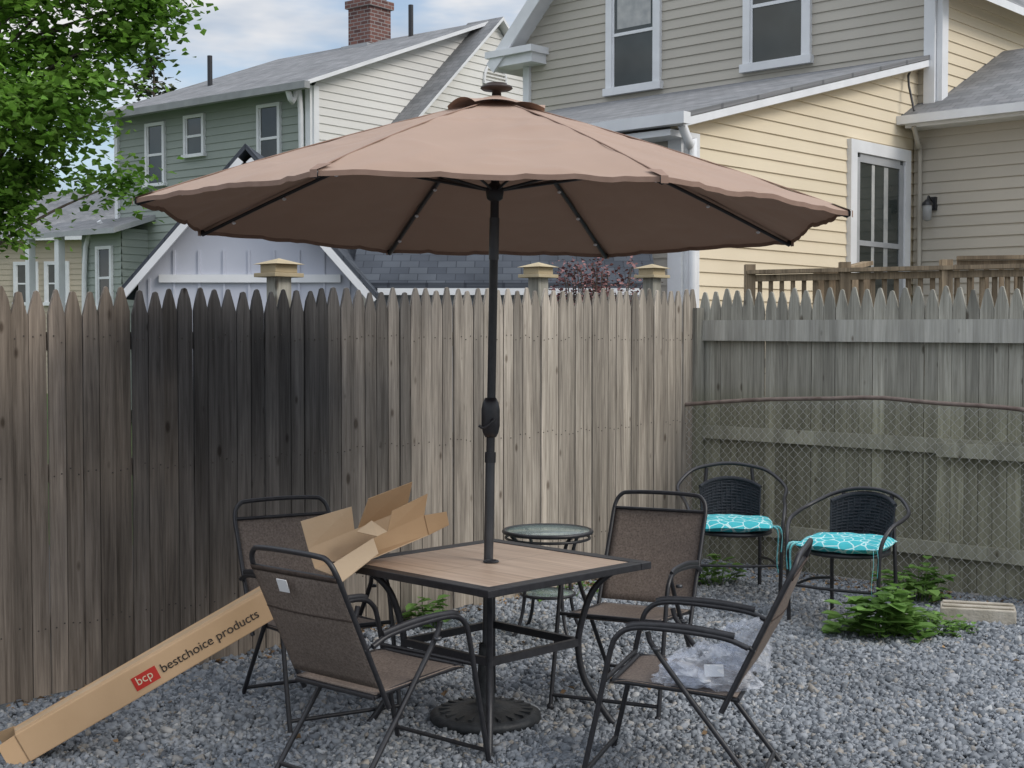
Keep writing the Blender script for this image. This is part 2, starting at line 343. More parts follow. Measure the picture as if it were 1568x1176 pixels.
while s<5.2:
    w=0.091+random.uniform(-0.004,0.003)
    picket(b,s,0.05+random.uniform(-0.003,0.003),w,0.03,2.03-0.012*s+random.uniform(-0.015,0.015),fm2,lean=random.uniform(-0.002,0.002),point=0.14,mid=random.uniform(.6,.75))
    s+=0.0935+random.choice([0,0,0.001,0.002])
b.build('pickets',e)
b=B()
b.beam((0,0.018,1.735),(5.2,0.018,1.71),0.045,0.15,frail); b.beam((0,0.02,0.985),(2.45,0.02,0.975),0.04,0.095,frail); b.beam((1.9,-0.02,0.955),(5.2,-0.02,0.96),0.035,0.09,frail)
b.beam((0,0.02,0.3),(5.2,0.02,0.3),0.04,0.09,frail)
b.box((0.0,-0.03,0.95),(0.09,0.09,1.9),fm2)
b.build('rails',e)
rust=noise_mat('rusty_pipe',(0.13,0.095,0.08),(0.24,0.19,0.165),14,0.8,0.3,60)
galv=noise_mat('galvanised_wire',(0.42,0.42,0.40),(0.62,0.61,0.58),30,0.5,0)
e=empty('chain_link_fence',frame((1.38-0.11,10.33-0.13),(0.737,-0.676)))
def topz(s):
    P=[(0,1.19),(.6,1.245),(1.5,1.285),(2.4,1.25),(3.4,1.17),(5.4,1.15)]
    for (a,x),(c,y) in zip(P,P[1:]):
        if s<=c: t=(s-a)/(c-a); t=t*t*(3-2*t)*.5+t*.5; return x+(y-x)*t+.003*math.sin(s*9)
    return 1.15
b=B(); b.tube([(s*0.2,0,topz(s*0.2)) for s in range(0,27)],0.014,rust,8,2)
b.tube([(3.9,0,0),(3.9,0,1.14)],0.02,rust,8,1); b.tube([(-.03,0.03,0),(-.03,0.03,1.17)],0.016,rust,8,1)
b.build('top_rail',e)
cu=bpy.data.curves.new('wire_mesh','CURVE'); cu.dimensions='3D'; cu.bevel_depth=0.0018; cu.bevel_resolution=0
d=0.033; k=0
while k*2*d<4.6:
    s0=k*2*d; h=topz(s0)-0.02; npt=int(h/d)
    sp=cu.splines.new('POLY'); sp.points.add(npt)
    for j in range(npt+1):
        sp.points[j].co=(s0+(d*1.05 if j%2 else -d*0.05)+0.003*math.sin(j*.7+k*.3),0.003*((j%2)*2-1)+0.012*math.sin(s0*3+j*.15),h-j*d,1)
    sp=cu.splines.new('POLY'); sp.points.add(npt)
    for j in range(npt+1):
        sp.points[j].co=(s0+(d*0.95 if j%2 else d*2.05)+0.003*math.sin(j*.7+k*.3),-0.003*((j%2)*2-1)+0.012*math.sin(s0*3+j*.15),h-j*d,1)
    k+=1
cu.materials.append(galv); o=bpy.data.objects.new('wire_mesh',cu); COL.objects.link(o); o.parent=e

# ------------------------------------------------------------------ buildings
def siding(b,x0,x1,z0,z1,c,mat,pr=0.018):
    f0=x0 if callable(x0) else (lambda z:x0); f1=x1 if callable(x1) else (lambda z:x1)
    z=z0
    while z<z1-1e-3:
        t=min(z+c,z1); a0,a1,b0,b1=f0(z),f0(t),f1(z),f1(t)
        if b0-a0<0.02: break
        if b1<a1: b1=a1=(a1+b1)/2
        b.add([(a0,-pr,z),(b0,-pr,z),(b1,-0.002,t),(a1,-0.002,t),(a0,0,z),(b0,0,z)],[(0,1,2,3),(4,5,1,0)],mat)
        z=t
def window(b,x,z,w,h,tr=0.1,mat=white_trim,blind=0.0):
    b.box((x+w/2,-0.03,z+h-tr/2),(w,0.07,tr),mat); b.box((x+w/2,-0.045,z+tr/2),(w+0.06,0.1,tr),mat)
    b.box((x+tr/2,-0.03,z+h/2),(tr,0.07,h-2*tr),mat); b.box((x+w-tr/2,-0.03,z+h/2),(tr,0.07,h-2*tr),mat)
    iw=w-2*tr; ih=h-2*tr
    b.box((x+w/2,-0.018,z+h/2),(iw,0.02,ih),glass)
    b.box((x+w/2,-0.035,z+h/2),(iw,0.02,0.045),mat)
    t=0.03
    b.box((x+tr+t/2,-0.034,z+h/2),(t,0.018,ih),mat); b.box((x+w-tr-t/2,-0.034,z+h/2),(t,0.018,ih),mat)
    if blind>0: b.box((x+w/2,-0.0285,z+h-tr-ih*blind/2),(iw-2*t,0.003,ih*blind),curtain)
R90=Matrix.Rotation(math.radians(90),4,'Z')

# --- house on the right
siding_shaded=noise_mat('clapboard_shaded',(0.46,0.43,0.37),(0.52,0.485,0.42),0.8,0.75,island=.03)  # duller copy of the house siding: shade on the camera-left-facing walls put into the colour
siding_sunlit=noise_mat('clapboard_sunlit',(0.71,0.615,0.455),(0.78,0.68,0.51),0.8,0.75,island=.03)  # brighter, yellower copy of the same siding: sunlight on right-facing walls painted in
shg=shingle_mat('grey_shingles',(0.19,0.195,0.20),(0.25,0.25,0.255))
shd=shingle_mat('dark_shingles',(0.055,0.062,0.075),(0.085,0.095,0.11))
greyframe=noise_mat('grey_storm_frame',(0.34,0.35,0.36),(0.42,0.43,0.44),4,.5)
H2=frame((0.21,21.4),(0.735,-0.678)); e=empty('clapboard_house',H2)
b=B()
siding(b,lambda z:max(0,z-6.18),lambda z:6.68-max(0,z-6.18),0.3,9.5,0.135,siding_shaded)
b.M=Matrix.Translation((6.68,0,0))@R90; siding(b,0,8,0.3,6.3,0.135,siding_sunlit)
b.M=Matrix.Translation((0.9,-4.81,0)); siding(b,0,5.53,0.3,3.8,0.135,siding_shaded)
b.M=Matrix.Translation((6.43,-4.81,0))@R90; siding(b,lambda z:0 if z<3.82 else (z-3.82)/.2516,4.81,0.3,5.03,0.135,siding_sunlit)
b.M=Matrix.Translation((6.46,-0.12,0)); siding(b,0,3.9,0.3,4.3,0.135,siding_shaded)
b.M=Matrix.Translation((10.36,-0.12,0))@R90; siding(b,0,4.2,0.3,4.3,0.135,siding_sunlit)
b.M=Matrix()
b.poly([(0.02,0.02,0),(0.02,8,0),(0.02,8,6.2),(0.02,0.02,6.2)],siding_shaded); b.poly([(0,8,0),(6.68,8,0),(6.68,8,6.18),(3.34,8,9.5),(0,8,6.18)],siding_shaded)
b.poly([(0.9,-4.8,0),(0.9,0,0),(0.9,0,5.0),(0.9,-4.8,3.8)],siding_shaded)
b.build('walls',e)
b=B()
b.slab([(-.4,-.35,5.85),(-.4,8.3,5.85),(3.34,8.3,9.62),(3.34,-.35,9.62)],0.1,shg,white_trim)
b.slab([(7.08,-.35,5.85),(7.08,8.3,5.85),(3.34,8.3,9.62),(3.34,-.35,9.62)],0.1,shg,white_trim)
b.slab([(.65,-5.1,3.80),(6.62,-5.1,3.80),(6.62,-0.02,5.09),(.65,-0.02,5.09)],0.05,shg,shg)
fr=[(6.2,-.45,4.32),(10.7,-.45,4.32),(8.4,1.86,5.40),(6.70,1.86,5.40)]
b.slab(fr,0.05,shg,shg); b.slab([(10.7,-.45,4.32),(10.7,4.4,4.32),(8.4,1.86,5.40)],0.05,shg,shg)
b.slab([(10.7,4.4,4.32),(6.7,4.4,4.32),(6.70,1.86,5.40),(8.4,1.86,5.40)],0.05,shg,shg)
b.build('roof',e)
b=B()
b.box((0.0,-0.2,5.98),(0.95,0.42,0.10),white_trim); b.box((0.0,-0.17,5.86),(0.85,0.34,0.14),white_trim)
b.beam((-.40,-.36,5.78),(3.34,-.36,9.52),0.04,0.2,white_trim); b.beam((7.08,-.36,5.78),(3.34,-.36,9.52),0.04,0.2,white_trim)
b.box((0.06,-0.03,3.1),(0.12,0.07,5.6),white_trim); b.box((6.61,-0.03,5.3),(0.14,0.075,1.9),white_trim); b.box((6.72,0.06,5.3),(0.07,0.16,1.9),white_trim)
b.beam((6.60,-5.12,3.70),(6.60,-0.03,4.99),0.035,0.075,white_trim)
b.beam((6.50,-5.05,3.68),(6.50,-0.03,4.95),0.14,0.03,siding_sunlit)
b.beam((.6,-5.16,3.735),(6.7,-5.16,3.735),0.11,0.11,white_trim); b.beam((.7,-5.0,3.62),(6.50,-5.0,3.62),0.3,0.06,white_trim)
b.box((6.36,-4.85,1.9),(0.16,0.08,3.5),white_trim); b.box((6.47,-4.76,1.9),(0.08,0.16,3.5),white_trim)
b.tube([(6.6,-5.1,3.68),(6.6,-4.98,3.5),(6.57,-4.88,3.3),(6.57,-4.88,0.3)],0.045,white_trim,6,3)
b.beam((6.2,-.50,4.255),(10.75,-.50,4.255),0.11,0.10,white_trim); b.beam((6.5,-.28,4.19),(10.6,-.28,4.19),0.34,0.04,white_trim)
b.tube([(6.62,-.46,4.18),(6.6,-.3,3.95),(6.56,-.18,3.8),(6.56,-.18,1.5)],0.03,siding_shaded,6,3)
b.tube([(6.62,-.46,4.36),(6.5,-.38,4.8),(6.5,-.1,5.0)],0.015,black_metal,6,3)
b.build('trim_and_gutters',e)
b=B(); window(b,1.61,5.16,0.97,1.72,0.11,blind=0.0); window(b,3.95,5.20,1.02,1.72,0.11,blind=.12)
b.box((2.1,-0.0295,6.35),(0.60,0.003,0.5),curtain)
b.M=Matrix.Translation((6.43,-4.81,0))@R90
x,z,w,h=3.10,1.7,1.44,2.22; tr=.14
b.box((x+w/2,-0.03,z+h-tr/2),(w,0.07,tr),white_trim); b.box((x+tr/2,-0.03,z+h/2),(tr,0.07,h-2*tr),white_trim); b.box((x+w-tr/2,-0.03,z+h/2),(tr,0.07,h-2*tr),white_trim)
b.box((x+w/2,-0.018,z+h/2),(w-2*tr,0.02,h-2*tr),glass)
for xx in (x+tr+.05,x+w-tr-.05): b.box((xx,-.034,z+h/2-.05),(.10,.02,h-2*tr),greyframe)
b.box((x+w/2,-.034,z+h-tr-.05),(w-2*tr-.2,.02,.10),greyframe); b.box((x+w/2,-.034,z+1.06),(w-2*tr-.2,.02,.06),greyframe)
for k,wd in ((-.15,.07),(.16,.10)): b.box((x+w/2+k,-0.0295,z+h/2),(wd,0.003,h-0.5),curtain)
b.build('windows',e,bevel=0.004)
b=B(); b.M=Matrix()
b.box((6.72,-0.15,3.28),(0.09,0.05,0.16),black_metal); b.tube([(6.72,-.17,3.3),(6.72,-.27,3.36),(6.72,-.30,3.28)],0.012,black_metal,6,4)
b.lathe([(0.02,0.14),(0.06,0.10),(0.065,0.07)],black_metal,(6.72,-.30,3.18),12); b.lathe([(0.055,0.07),(0.05,-0.10),(0.0,-0.12)],greyframe,(6.72,-.30,3.18),12)
b.build('wall_lantern',e)

# --- house on the left
green=noise_mat('sage_green_clapboard',(0.29,0.325,0.295),(0.34,0.375,0.34),0.7,0.8,island=.03)
white_sid=noise_mat('white_clapboard',(0.68,0.67,0.64),(0.76,0.75,0.71),0.7,0.75,island=.02)
brick_m,nt_,bs=newmat('red_brick'); 
tc_=N(nt_,'ShaderNodeTexCoord'); br=N(nt_,'ShaderNodeTexBrick'); br.inputs['Scale'].default_value=1; br.inputs['Brick Width'].default_value=0.2; br.inputs['Row Height'].default_value=0.075
br.inputs['Mortar Size'].default_value=0.009; br.inputs['Color1'].default_value=(0.10,0.045,0.04,1); br.inputs['Color2'].default_value=(0.21,0.095,0.075,1); br.inputs['Mortar'].default_value=(0.27,0.25,0.24,1)
sp_=N(nt_,'ShaderNodeSeparateXYZ'); cb_=N(nt_,'ShaderNodeCombineXYZ'); ad=N(nt_,'ShaderNodeMath',operation='ADD')
nt_.links.new(tc_.outputs['Object'],sp_.inputs[0]); nt_.links.new(sp_.outputs[0],ad.inputs[0]); nt_.links.new(sp_.outputs[1],ad.inputs[1]); nt_.links.new(ad.outputs[0],cb_.inputs[0]); nt_.links.new(sp_.outputs[2],cb_.inputs[1])
nt_.links.new(cb_.outputs[0],br.inputs['Vector']); nt_.links.new(br.outputs[0],bs.inputs['Base Color']); bs.inputs['Roughness'].default_value=0.9
H1=frame((-7.69,27.2),(0.784,-0.621)); e=empty('green_two_storey_house',H1)
b=B(); siding(b,0,5.47,0.3,6.0,0.14,green)
G1=Matrix.Translation((5.47,0,0))@R90
b.M=G1; siding(b,lambda z:0 if z<6 else (z-6)/.3856,lambda z:8.92-(0 if z<6 else (z-6)/.3856),0.3,7.7,0.14,white_sid)
b.M=G1@Matrix.Translation((0,-0.4,0)); siding(b,lambda z:1.86+max(0,(z-5.42)/.88),lambda z:7.06-max(0,(z-5.42)/.88),0.3,7.7,0.14,white_sid)
b.M=G1; b.poly([(1.86,0,0),(1.86,-.4,0),(1.86,-.4,5.4),(1.86,0,5.4)],white_sid); b.poly([(7.06,0,0),(7.06,-.4,0),(7.06,-.4,5.4),(7.06,0,5.4)],white_sid)
b.M=Matrix(); b.poly([(0.01,0,0),(0.01,8.92,0),(0.01,8.92,6),(0.01,4.46,7.7),(0.01,0,6)],green); b.poly([(0,8.92,0),(5.47,8.92,0),(5.47,8.92,6),(0,8.92,6)],green)
b.M=Matrix.Translation((-0.3,-0.6,0)); siding(b,0,1.25,0.3,3.72,0.14,green); b.M=Matrix.Translation((.95,-.6,0))@R90; siding(b,0,.6,0.3,3.72,0.14,green)
b.build('walls',e)
b=B()
b.slab([(-.3,-.35,5.97),(5.75,-.35,5.97),(5.75,4.46,7.80),(-.3,4.46,7.80)],0.07,shg,white_trim)
b.slab([(-.3,9.27,5.97),(5.75,9.27,5.97),(5.75,4.46,7.80),(-.3,4.46,7.80)],0.07,shg,white_trim)
b.M=G1
b.slab([(1.5,-.6,5.15),(1.5,0.3,5.15),(4.46,0.3,7.83),(4.46,-.6,7.83)],0.07,shg,white_trim)
b.slab([(7.42,-.6,5.15),(7.42,0.3,5.15),(4.46,0.3,7.83),(4.46,-.6,7.83)],0.07,shg,white_trim)
b.M=Matrix(); b.slab([(-1.9,-.95,3.70),(1.2,-.95,3.70),(1.2,0,4.0),(-1.9,0,4.0)],0.1,shg,greyframe); b.slab([(-1.9,0,4.0),(-.0,0,4.0),(-.0,3,4.1),(-1.9,3,3.9)],0.1,shg,greyframe)
b.build('roof',e)
b=B()
window(b,0.95,4.52,0.58,1.2,0.06); window(b,2.1,4.98,0.58,0.78,0.06); window(b,4.12,4.55,0.6,1.2,0.06)
window(b,4.12,1.8,0.6,1.3,0.06); window(b,2.6,1.8,0.6,1.3,0.06)
b.M=Matrix.Translation((-0.3,-0.6,0)); window(b,0.5,2.2,0.5,1.2,0.06)
b.build('windows',e)
b=B()
b.box((5.43,-0.03,3.1),(0.12,0.07,5.7),white_trim); b.box((0.05,-0.03,3.1),(0.1,0.07,5.7),white_trim); b.box((5.5,0.05,3.1),(0.06,0.12,5.7),white_trim)
b.beam((-.35,-.42,5.88),(5.8,-.42,5.88),0.12,0.12,noise_mat('grey_gutter',(0.25,0.26,0.26),(0.32,0.33,0.33),4))
b.tube([(5.3,-.4,5.85),(5.3,-.3,5.65),(5.3,-.1,5.5),(5.3,-.1,0.5)],0.05,white_trim,6,4)
b.tube([(.1,-.5,3.9),(.1,-.4,3.7),(-.1,-.66,3.4),(-.15,-.68,0.5)],0.05,white_trim,6,4)
b.box((-1.75,-.8,1.85),(0.14,0.14,3.7),white_trim); b.box((-.75,-.8,1.85),(0.14,0.14,3.7),white_trim)
b.M=G1@Matrix.Translation((4.42,-.43,6.55)); pts=[(0.34*math.cos(a),0,0.42*math.sin(a)) for a in [math.pi*k/14 for k in range(15)]]
b.tube(pts,0.03,white_trim,6,1); b.beam((-.36,0,0),(.36,0,0),0.06,0.06,white_trim)
for k in range(1,6):
    zz=0.07*k; hw=0.34*math.sqrt(max(0,1-(zz/.42)**2)); b.beam((-hw,0.0,zz),(hw,0.0,zz),0.04,0.03,white_sid)
b.build('trim_and_vent',e)
b=B(); b.box((2.5,4.46,7.95),(0.62,0.62,1.35),brick_m); b.box((2.5,4.46,8.55),(0.72,0.72,0.16),brick_m); b.box((2.5,4.46,8.68),(0.5,0.5,0.1),shg); b.box((2.5,4.30,7.62),(0.75,0.6,0.12),greyframe)
b.build('chimney',e)
b=B()
for x,y,z in ((3.9,4.2,7.7),(1.1,1.4,6.6)): b.tube([(x,y,z-.1),(x,y,z+.62)],0.05,black_metal,8,1)
b.build('vent_pipes',e)

# --- garage just behind the fence
gw=noise_mat('pale_lilac_boards',(0.50,0.52,0.59),(0.57,0.59,0.66),1.5,0.7)
e=empty('garage',frame((0,0),(1,0)))
b=B()
b.poly([(-3.30,12.3,0),(-1.32,12.3,0),(-1.32,12.3,2.18),(-2.31,12.3,3.26),(-3.30,12.3,2.18)],gw)
b.poly([(-3.30,12.3,0),(-3.30,15.5,0),(-3.30,15.5,2.18),(-3.30,12.3,2.18)],gw)
for k in range(9): b.box((-3.2+k*0.22,12.294,1.25),(0.02,0.014,2.4 if abs(k-4)<4 else 1.9),gw)
b.box((-2.31,12.28,2.2),(1.6,.03,.07),white_trim)
b.poly([(-1.32,12.7,0),(1.2,12.7,0),(1.2,12.7,2.2),(-1.32,12.7,2.2)],gw); b.poly([(1.2,12.7,0),(1.2,15.5,0),(1.2,15.5,2.2),(1.2,14.2,3.1),(1.2,12.7,2.2)],gw)
b.build('walls',e)
b=B()
b.slab([(-3.44,12.1,2.07),(-3.44,15.6,2.07),(-2.31,15.6,3.36),(-2.31,12.1,3.36)],0.05,shd,shd)
b.slab([(-1.18,12.1,2.07),(-1.18,15.6,2.07),(-2.31,15.6,3.36),(-2.31,12.1,3.36)],0.05,shd,shd)
b.slab([(-1.45,12.45,2.17),(1.30,12.45,2.17),(1.30,14.2,3.2),(-1.45,14.2,3.2)],0.05,shd,shd)
b.slab([(-1.45,15.7,2.3),(1.30,15.7,2.3),(1.30,14.2,3.2),(-1.45,14.2,3.2)],0.05,shd,shd)
b.beam((-3.42,12.08,1.99),(-2.345,12.08,3.215),0.03,0.06,white_trim); b.beam((-1.20,12.08,1.99),(-2.275,12.08,3.215),0.03,0.06,white_trim)
b.beam((-1.2,12.44,2.09),(1.3,12.44,2.09),0.03,0.06,white_trim)
b.build('roof',e)

# --- wooden deck
deckm=wood_fence_mat('deck_wood',(0.36,0.28,0.19),(0.17,0.13,0.09))
e=empty('wooden_deck'); b=B()
A=Vector((2.15,12.6,0)); C=Vector((5.2,11.0,0))
for z,w,h in ((2.27,0.14,0.035),(2.215,0.04,0.06),(1.45,0.04,0.08)): b.beam(A+Vector((0,0,z)),C+Vector((0,0,z)),w,h,deckm)
n=34
for i in range(n+1):
    p=A.lerp(C,i/n); b.box((p.x,p.y+.03,1.84),(0.035,0.035,0.72),deckm)
for i in range(5):
    p=A.lerp(C,i/4); b.box((p.x,p.y,1.17),(0.09,0.09,2.34),deckm)
D=A+Vector((1.7,3.0,0))
b.poly([(A.x,A.y,1.35),(C.x,C.y,1.35),(C.x+1.5,C.y+3.2,1.35),(D.x,D.y,1.35)],deckm)
b.beam((2.95,13.4,2.28),(3.55,13.9,2.42),0.13,0.04,deckm); b.box((3.25,13.65,1.8),(.6,.04,.9),deckm)
A2=Vector((4.15,13.0,0)); C2=Vector((6.2,12.5,0))
for z,w,h in ((2.42,0.13,0.035),(2.36,0.04,0.07),(1.55,0.04,0.08)): b.beam(A2+Vector((0,0,z)),C2+Vector((0,0,z)),w,h,deckm)
for i in range(17):
    p=A2.lerp(C2,i/16); b.box((p.x,p.y,1.96),(0.035,0.035,0.80),deckm)
b.build('deck_frame',e)

# --- background house at far left
tan=noise_mat('tan_siding',(0.46,0.40,0.31),(0.52,0.45,0.35),0.6,0.8)
e=empty('background_house',frame((-18,42),(0.98,-0.2))); b=B()
siding(b,0,7.2,0,4.7,0.16,tan); b.M=Matrix.Translation((7.2,0,0))@R90; siding(b,0,6,0,4.7,0.16,tan); b.M=Matrix()
b.slab([(-.4,-.4,4.6),(7.6,-.4,4.6),(6.2,3,6.3),(1,3,6.3)],0.1,shg,white_trim); b.slab([(7.6,-.4,4.6),(7.6,6.4,4.6),(6.2,3,6.3)],0.1,shg,white_trim); b.slab([(-.4,6.4,4.6),(7.6,6.4,4.6),(6.2,3,6.3),(1,3,6.3)],0.1,shg,white_trim)
for x in (3.3,4.3,5.6): window(b,x,2.6,0.8,1.3,0.1)
window(b,4.8,0.4,2.0,1.7,0.15)
b.build('body',e)

# ------------------------------------------------------------------ vegetation
def leaves(b,pts,size,mat,droop=0.3):
    for p in pts:
        a=random.uniform(0,6.283); t=random.uniform(-0.9,0.9); s=size*random.uniform(0.6,1.3)
        d=Vector((math.cos(a),math.sin(a),-droop+0.6*t)).normalized(); n=Vector((random.gauss(0,.6),random.gauss(0,.6),1)).normalized()
        w=d.cross(n).normalized()*s*0.42; p=Vector(p)
        up=w.cross(d).normalized()*s*0.12
        b.add([p,p+d*s*0.45+w+up,p+d*s,p+d*s*0.45-w+up],[(0,1,2),(0,2,3)],mat)
bark=noise_mat('bark',(0.07,0.055,0.045),(0.14,0.12,0.10),8,0.95,0.8,30,stretch=(1,1,0.3))
mleaf=leaf_mat('maple_leaf',(0.085,0.20,0.022),(0.20,0.36,0.06),0.45,.55)
dleaf=leaf_mat('distant_leaf',(0.045,0.11,0.02),(0.10,0.18,0.04),0)
e=empty('maple_tree'); b=B()
T=Vector((-4.97,13.2,0))
b.tube([T,T+Vector((.05,0,1.5)),T+Vector((-.05,.05,3)),T+Vector((.1,0,4.6)),T+Vector((0,0,6.3))],[0.15-0.12*i/12 for i in range(13)],bark,10,3)
centers=[]
for i in range(50):
    a=random.uniform(0,6.283); z=random.uniform(3.2,6.8); rr=random.uniform(0.4,1.5)*(1.0 if z<5.6 else 0.8)
    c=T+Vector((math.cos(a)*rr,math.sin(a)*rr,z)); centers.append(c)
    h=z-random.uniform(.5,1.0)
    b.tube([T+Vector((0,0,h)),T.lerp(c,0.5)+Vector((0,0,h*.5+.05)),c],[0.02,0.02,0.018,0.016,0.014,0.012,0.009,0.007,0.005],bark,5,4)
for c in [(1.45,-.2,4.45),(1.55,-.1,4.8),(1.15,-.4,4.05),(1.3,0,5.2),(0.75,-.3,3.6),(0.35,-.5,2.95),(0.55,-.3,3.2),(1.0,-.4,4.8),(.8,-.4,5.2),(1.0,.3,5.6),(.05,-.5,2.75),(.3,-.5,2.72),(.1,-.5,3.2),(.2,-.5,3.7),(.4,-.5,4.2),(.5,-.6,4.7),(.4,-.6,5.3),(.7,-.4,3.9)]:
    c=T+Vector(c); centers.append(c); b.tube([T+Vector((0,0,c.z-.7)),(T+c)/2+Vector((0,0,c.z/2-.2)),c],[0.02,0.02,0.018,0.016,0.014,0.012,0.009,0.007,0.005],bark,5,4)
b.build('trunk_and_limbs',e)
b=B(); pts=[]
for c in centers:
    R=random.uniform(.26,.46)
    for k in range(random.randint(320,480)):
        v=Vector((random.gauss(0,1),random.gauss(0,1),random.gauss(0,.55)))*R*0.55; pts.append(c+v)
leaves(b,pts,0.09,mleaf); b.build('foliage',e)

pine=leaf_mat('pine_needles',(0.03,0.05,0.02),(0.07,0.085,0.04),0)
def sparse_tree(name,base,h,r,nb,nl,size,lm):
    e=empty(name); b=B(); P=Vector(base); b.tube([P,P+Vector((0,0,h))],[0.12,0.02],bark,6,1)
    pts=[]
    for i in range(nb):
        t=random.uniform(.35,1); z=h*t; a=random.uniform(0,6.28); L_=r*(1.15-t)*random.uniform(.6,1.2)
        q=P+Vector((math.cos(a)*L_,math.sin(a)*L_,z+L_*.25)); b.tube([P+Vector((0,0,z)),q],[0.03,0.01],bark,4,1)
        for k in range(nl): pts.append((P+Vector((0,0,z))).lerp(q,random.uniform(.3,1))+Vector([random.gauss(0,.12) for _ in range(3)]))
    b.build('trunk_and_limbs',e); b=B(); leaves(b,pts,size,lm); b.build('foliage',e)
sparse_tree('pine_tree',(-10.75,42,0),10.0,2.6,50,22,0.22,pine)
yleaf=leaf_mat('spring_leaf',(0.20,0.22,0.10),(0.32,0.33,0.16),0)
sparse_tree('budding_tree',(-16.9,48,0),7.3,3.4,90,40,0.2,yleaf)
b=B(); pts=[]
for i in range(26):
    c=Vector((random.uniform(-34,-9),random.uniform(52,60),random.uniform(.5,3.6)))
    for k in range(220): pts.append(c+Vector((random.gauss(0,1.3),random.gauss(0,1),random.gauss(0,.9))))
leaves(b,pts,0.4,dleaf); b.build('distant_trees')
redl=leaf_mat('barberry_leaf',(0.14,0.055,0.06),(0.24,0.12,0.11),0)
e=empty('red_leaf_shrub'); b=B(); P=Vector((0.68,11.6,0)); pts=[]
for i in range(80):
    q=P+Vector((random.gauss(0,.22),random.gauss(0,.15),random.uniform(1.6,2.30))); b.tube([P,P.lerp(q,.6)+Vector((0,0,.1)),q],0.005,bark,4,2)
    for k in range(24): pts.append(q+Vector([random.gauss(0,.06) for _ in range(3)]))
b.build('stems',e); b=B(); leaves(b,pts,0.035,redl); b.build('foliage',e)

weed=leaf_mat('weed_leaf',(0.10,0.22,0.04),(0.22,0.36,0.10),0.35,.35)
def weedclump(name,c,rx,ry,h,n,size):
    e=empty(name); st=B(); b=B(); C=Vector(c)
    for i in range(n):
        a=random.uniform(0,6.28); rr=math.sqrt(random.random()); q=C+Vector((rx*rr*math.cos(a),ry*rr*math.sin(a),h*random.uniform(.3,1)*(1-.5*rr)))
        st.tube([C+Vector((rx*rr*.4*math.cos(a),ry*rr*.4*math.sin(a),0)),q],0.0025,weed,4,1)
        for k in range(5):
            aa=random.uniform(0,6.28); s=size*random.uniform(.6,1.25); d=Vector((math.cos(aa),math.sin(aa),random.uniform(-.35,.3))).normalized()
            w=d.cross(Vector((0,0,1))).normalized(); p=q+Vector([random.gauss(0,size*.3) for _ in range(3)]); z=Vector((0,0,s*.12))
            b.add([p,p+d*s*.3+w*s*.38+z,p+d*s*.7+w*s*.3+z,p+d*s,p+d*s*.7-w*s*.3+z,p+d*s*.3-w*s*.38+z,p+d*s*.5],[(0,1,6),(1,2,6),(2,3,6),(3,4,6),(4,5,6),(5,0,6)],weed)
    st.build('stems',e); b.build('foliage',e)
weedclump('leafy_weed',(2.05,7.68,0),.21,.20,.34,34,.125)
weedclump('leafy_weed',(2.38,7.85,0),.24,.20,.13,60,.045)
weedclump('leafy_weed',(2.55,8.7,0),.26,.13,.32,30,.08)
weedclump('leafy_weed',(1.38,9.3,0),.20,.12,.25,24,.07)
weedclump('leafy_weed',(-.47,7.95,0),.10,.08,.26,12,.08)
weedclump('leafy_weed',(.32,8.75,0),.22,.1,.22,18,.05)
dry=noise_mat('dry_leaf',(0.20,0.12,0.065),(0.36,0.25,0.14),3,0.9,island=0.4)
b=B(); pts=[]
for i in range(420):
    x=random.uniform(-2.9,1.3); y=fL(x)-abs(random.gauss(0,.10))-.03; pts.append((x,y,.035))
for i in range(380):
    x=random.uniform(1.4,3.6); y=fR(x)-abs(random.gauss(0,.25))-.05; pts.append((x,y,.035))
for i in range(45):
    x=random.uniform(-2,3); y=random.uniform(5.4,8.2); pts.append((x,y,.04))
leaves(b,pts,0.035,dry,0.0); b.build('fallen_leaves')

conc=noise_mat('concrete',(0.38,0.34,0.27),(0.55,0.50,0.42),12,0.95,0.5,60)
b=B(); b.M=frame((2.73,8.10,0.0),(0.95,-0.3)); b.box((0,0,.055),(.42,.2,.11),conc); b.box((0,-.06,.118),(.40,.03,.015),conc); b.box((0,.06,.118),(.40,.03,.015),conc); b.build('concrete_block',bevel=0.008)

# ------------------------------------------------------------------ patio table
woodtop,nt_,bs=newmat('wood_look_top'); Lk=nt_.links
tc_=N(nt_,'ShaderNodeTexCoord'); mp_=N(nt_,'ShaderNodeMapping'); mp_.inputs['Scale'].default_value=(1.5,22,1)
Lk.new(tc_.outputs['Object'],mp_.inputs[0]); nn=N(nt_,'ShaderNodeTexNoise'); nn.inputs['Scale'].default_value=2; nn.inputs['Detail'].default_value=6; Lk.new(mp_.outputs[0],nn.inputs['Vector'])
rr=N(nt_,'ShaderNodeValToRGB'); rr.color_ramp.elements[0].position=.3; rr.color_ramp.elements[1].position=.7; rr.color_ramp.elements[0].color=(0.50,0.36,0.265,1); rr.color_ramp.elements[1].color=(0.68,0.53,0.41,1); Lk.new(nn.outputs['Fac'],rr.inputs[0])
br=N(nt_,'ShaderNodeTexBrick'); br.offset=0; br.inputs['Scale'].default_value=1; br.inputs['Brick Width'].default_value=5; br.inputs['Row Height'].default_value=0.148; br.inputs['Mortar Size'].default_value=0.002
br.inputs['Color1'].default_value=(1,1,1,1); br.inputs['Color2'].default_value=(.9,.88,.86,1); br.inputs['Mortar'].default_value=(.5,.45,.42,1); Lk.new(tc_.outputs['Object'],br.inputs['Vector'])
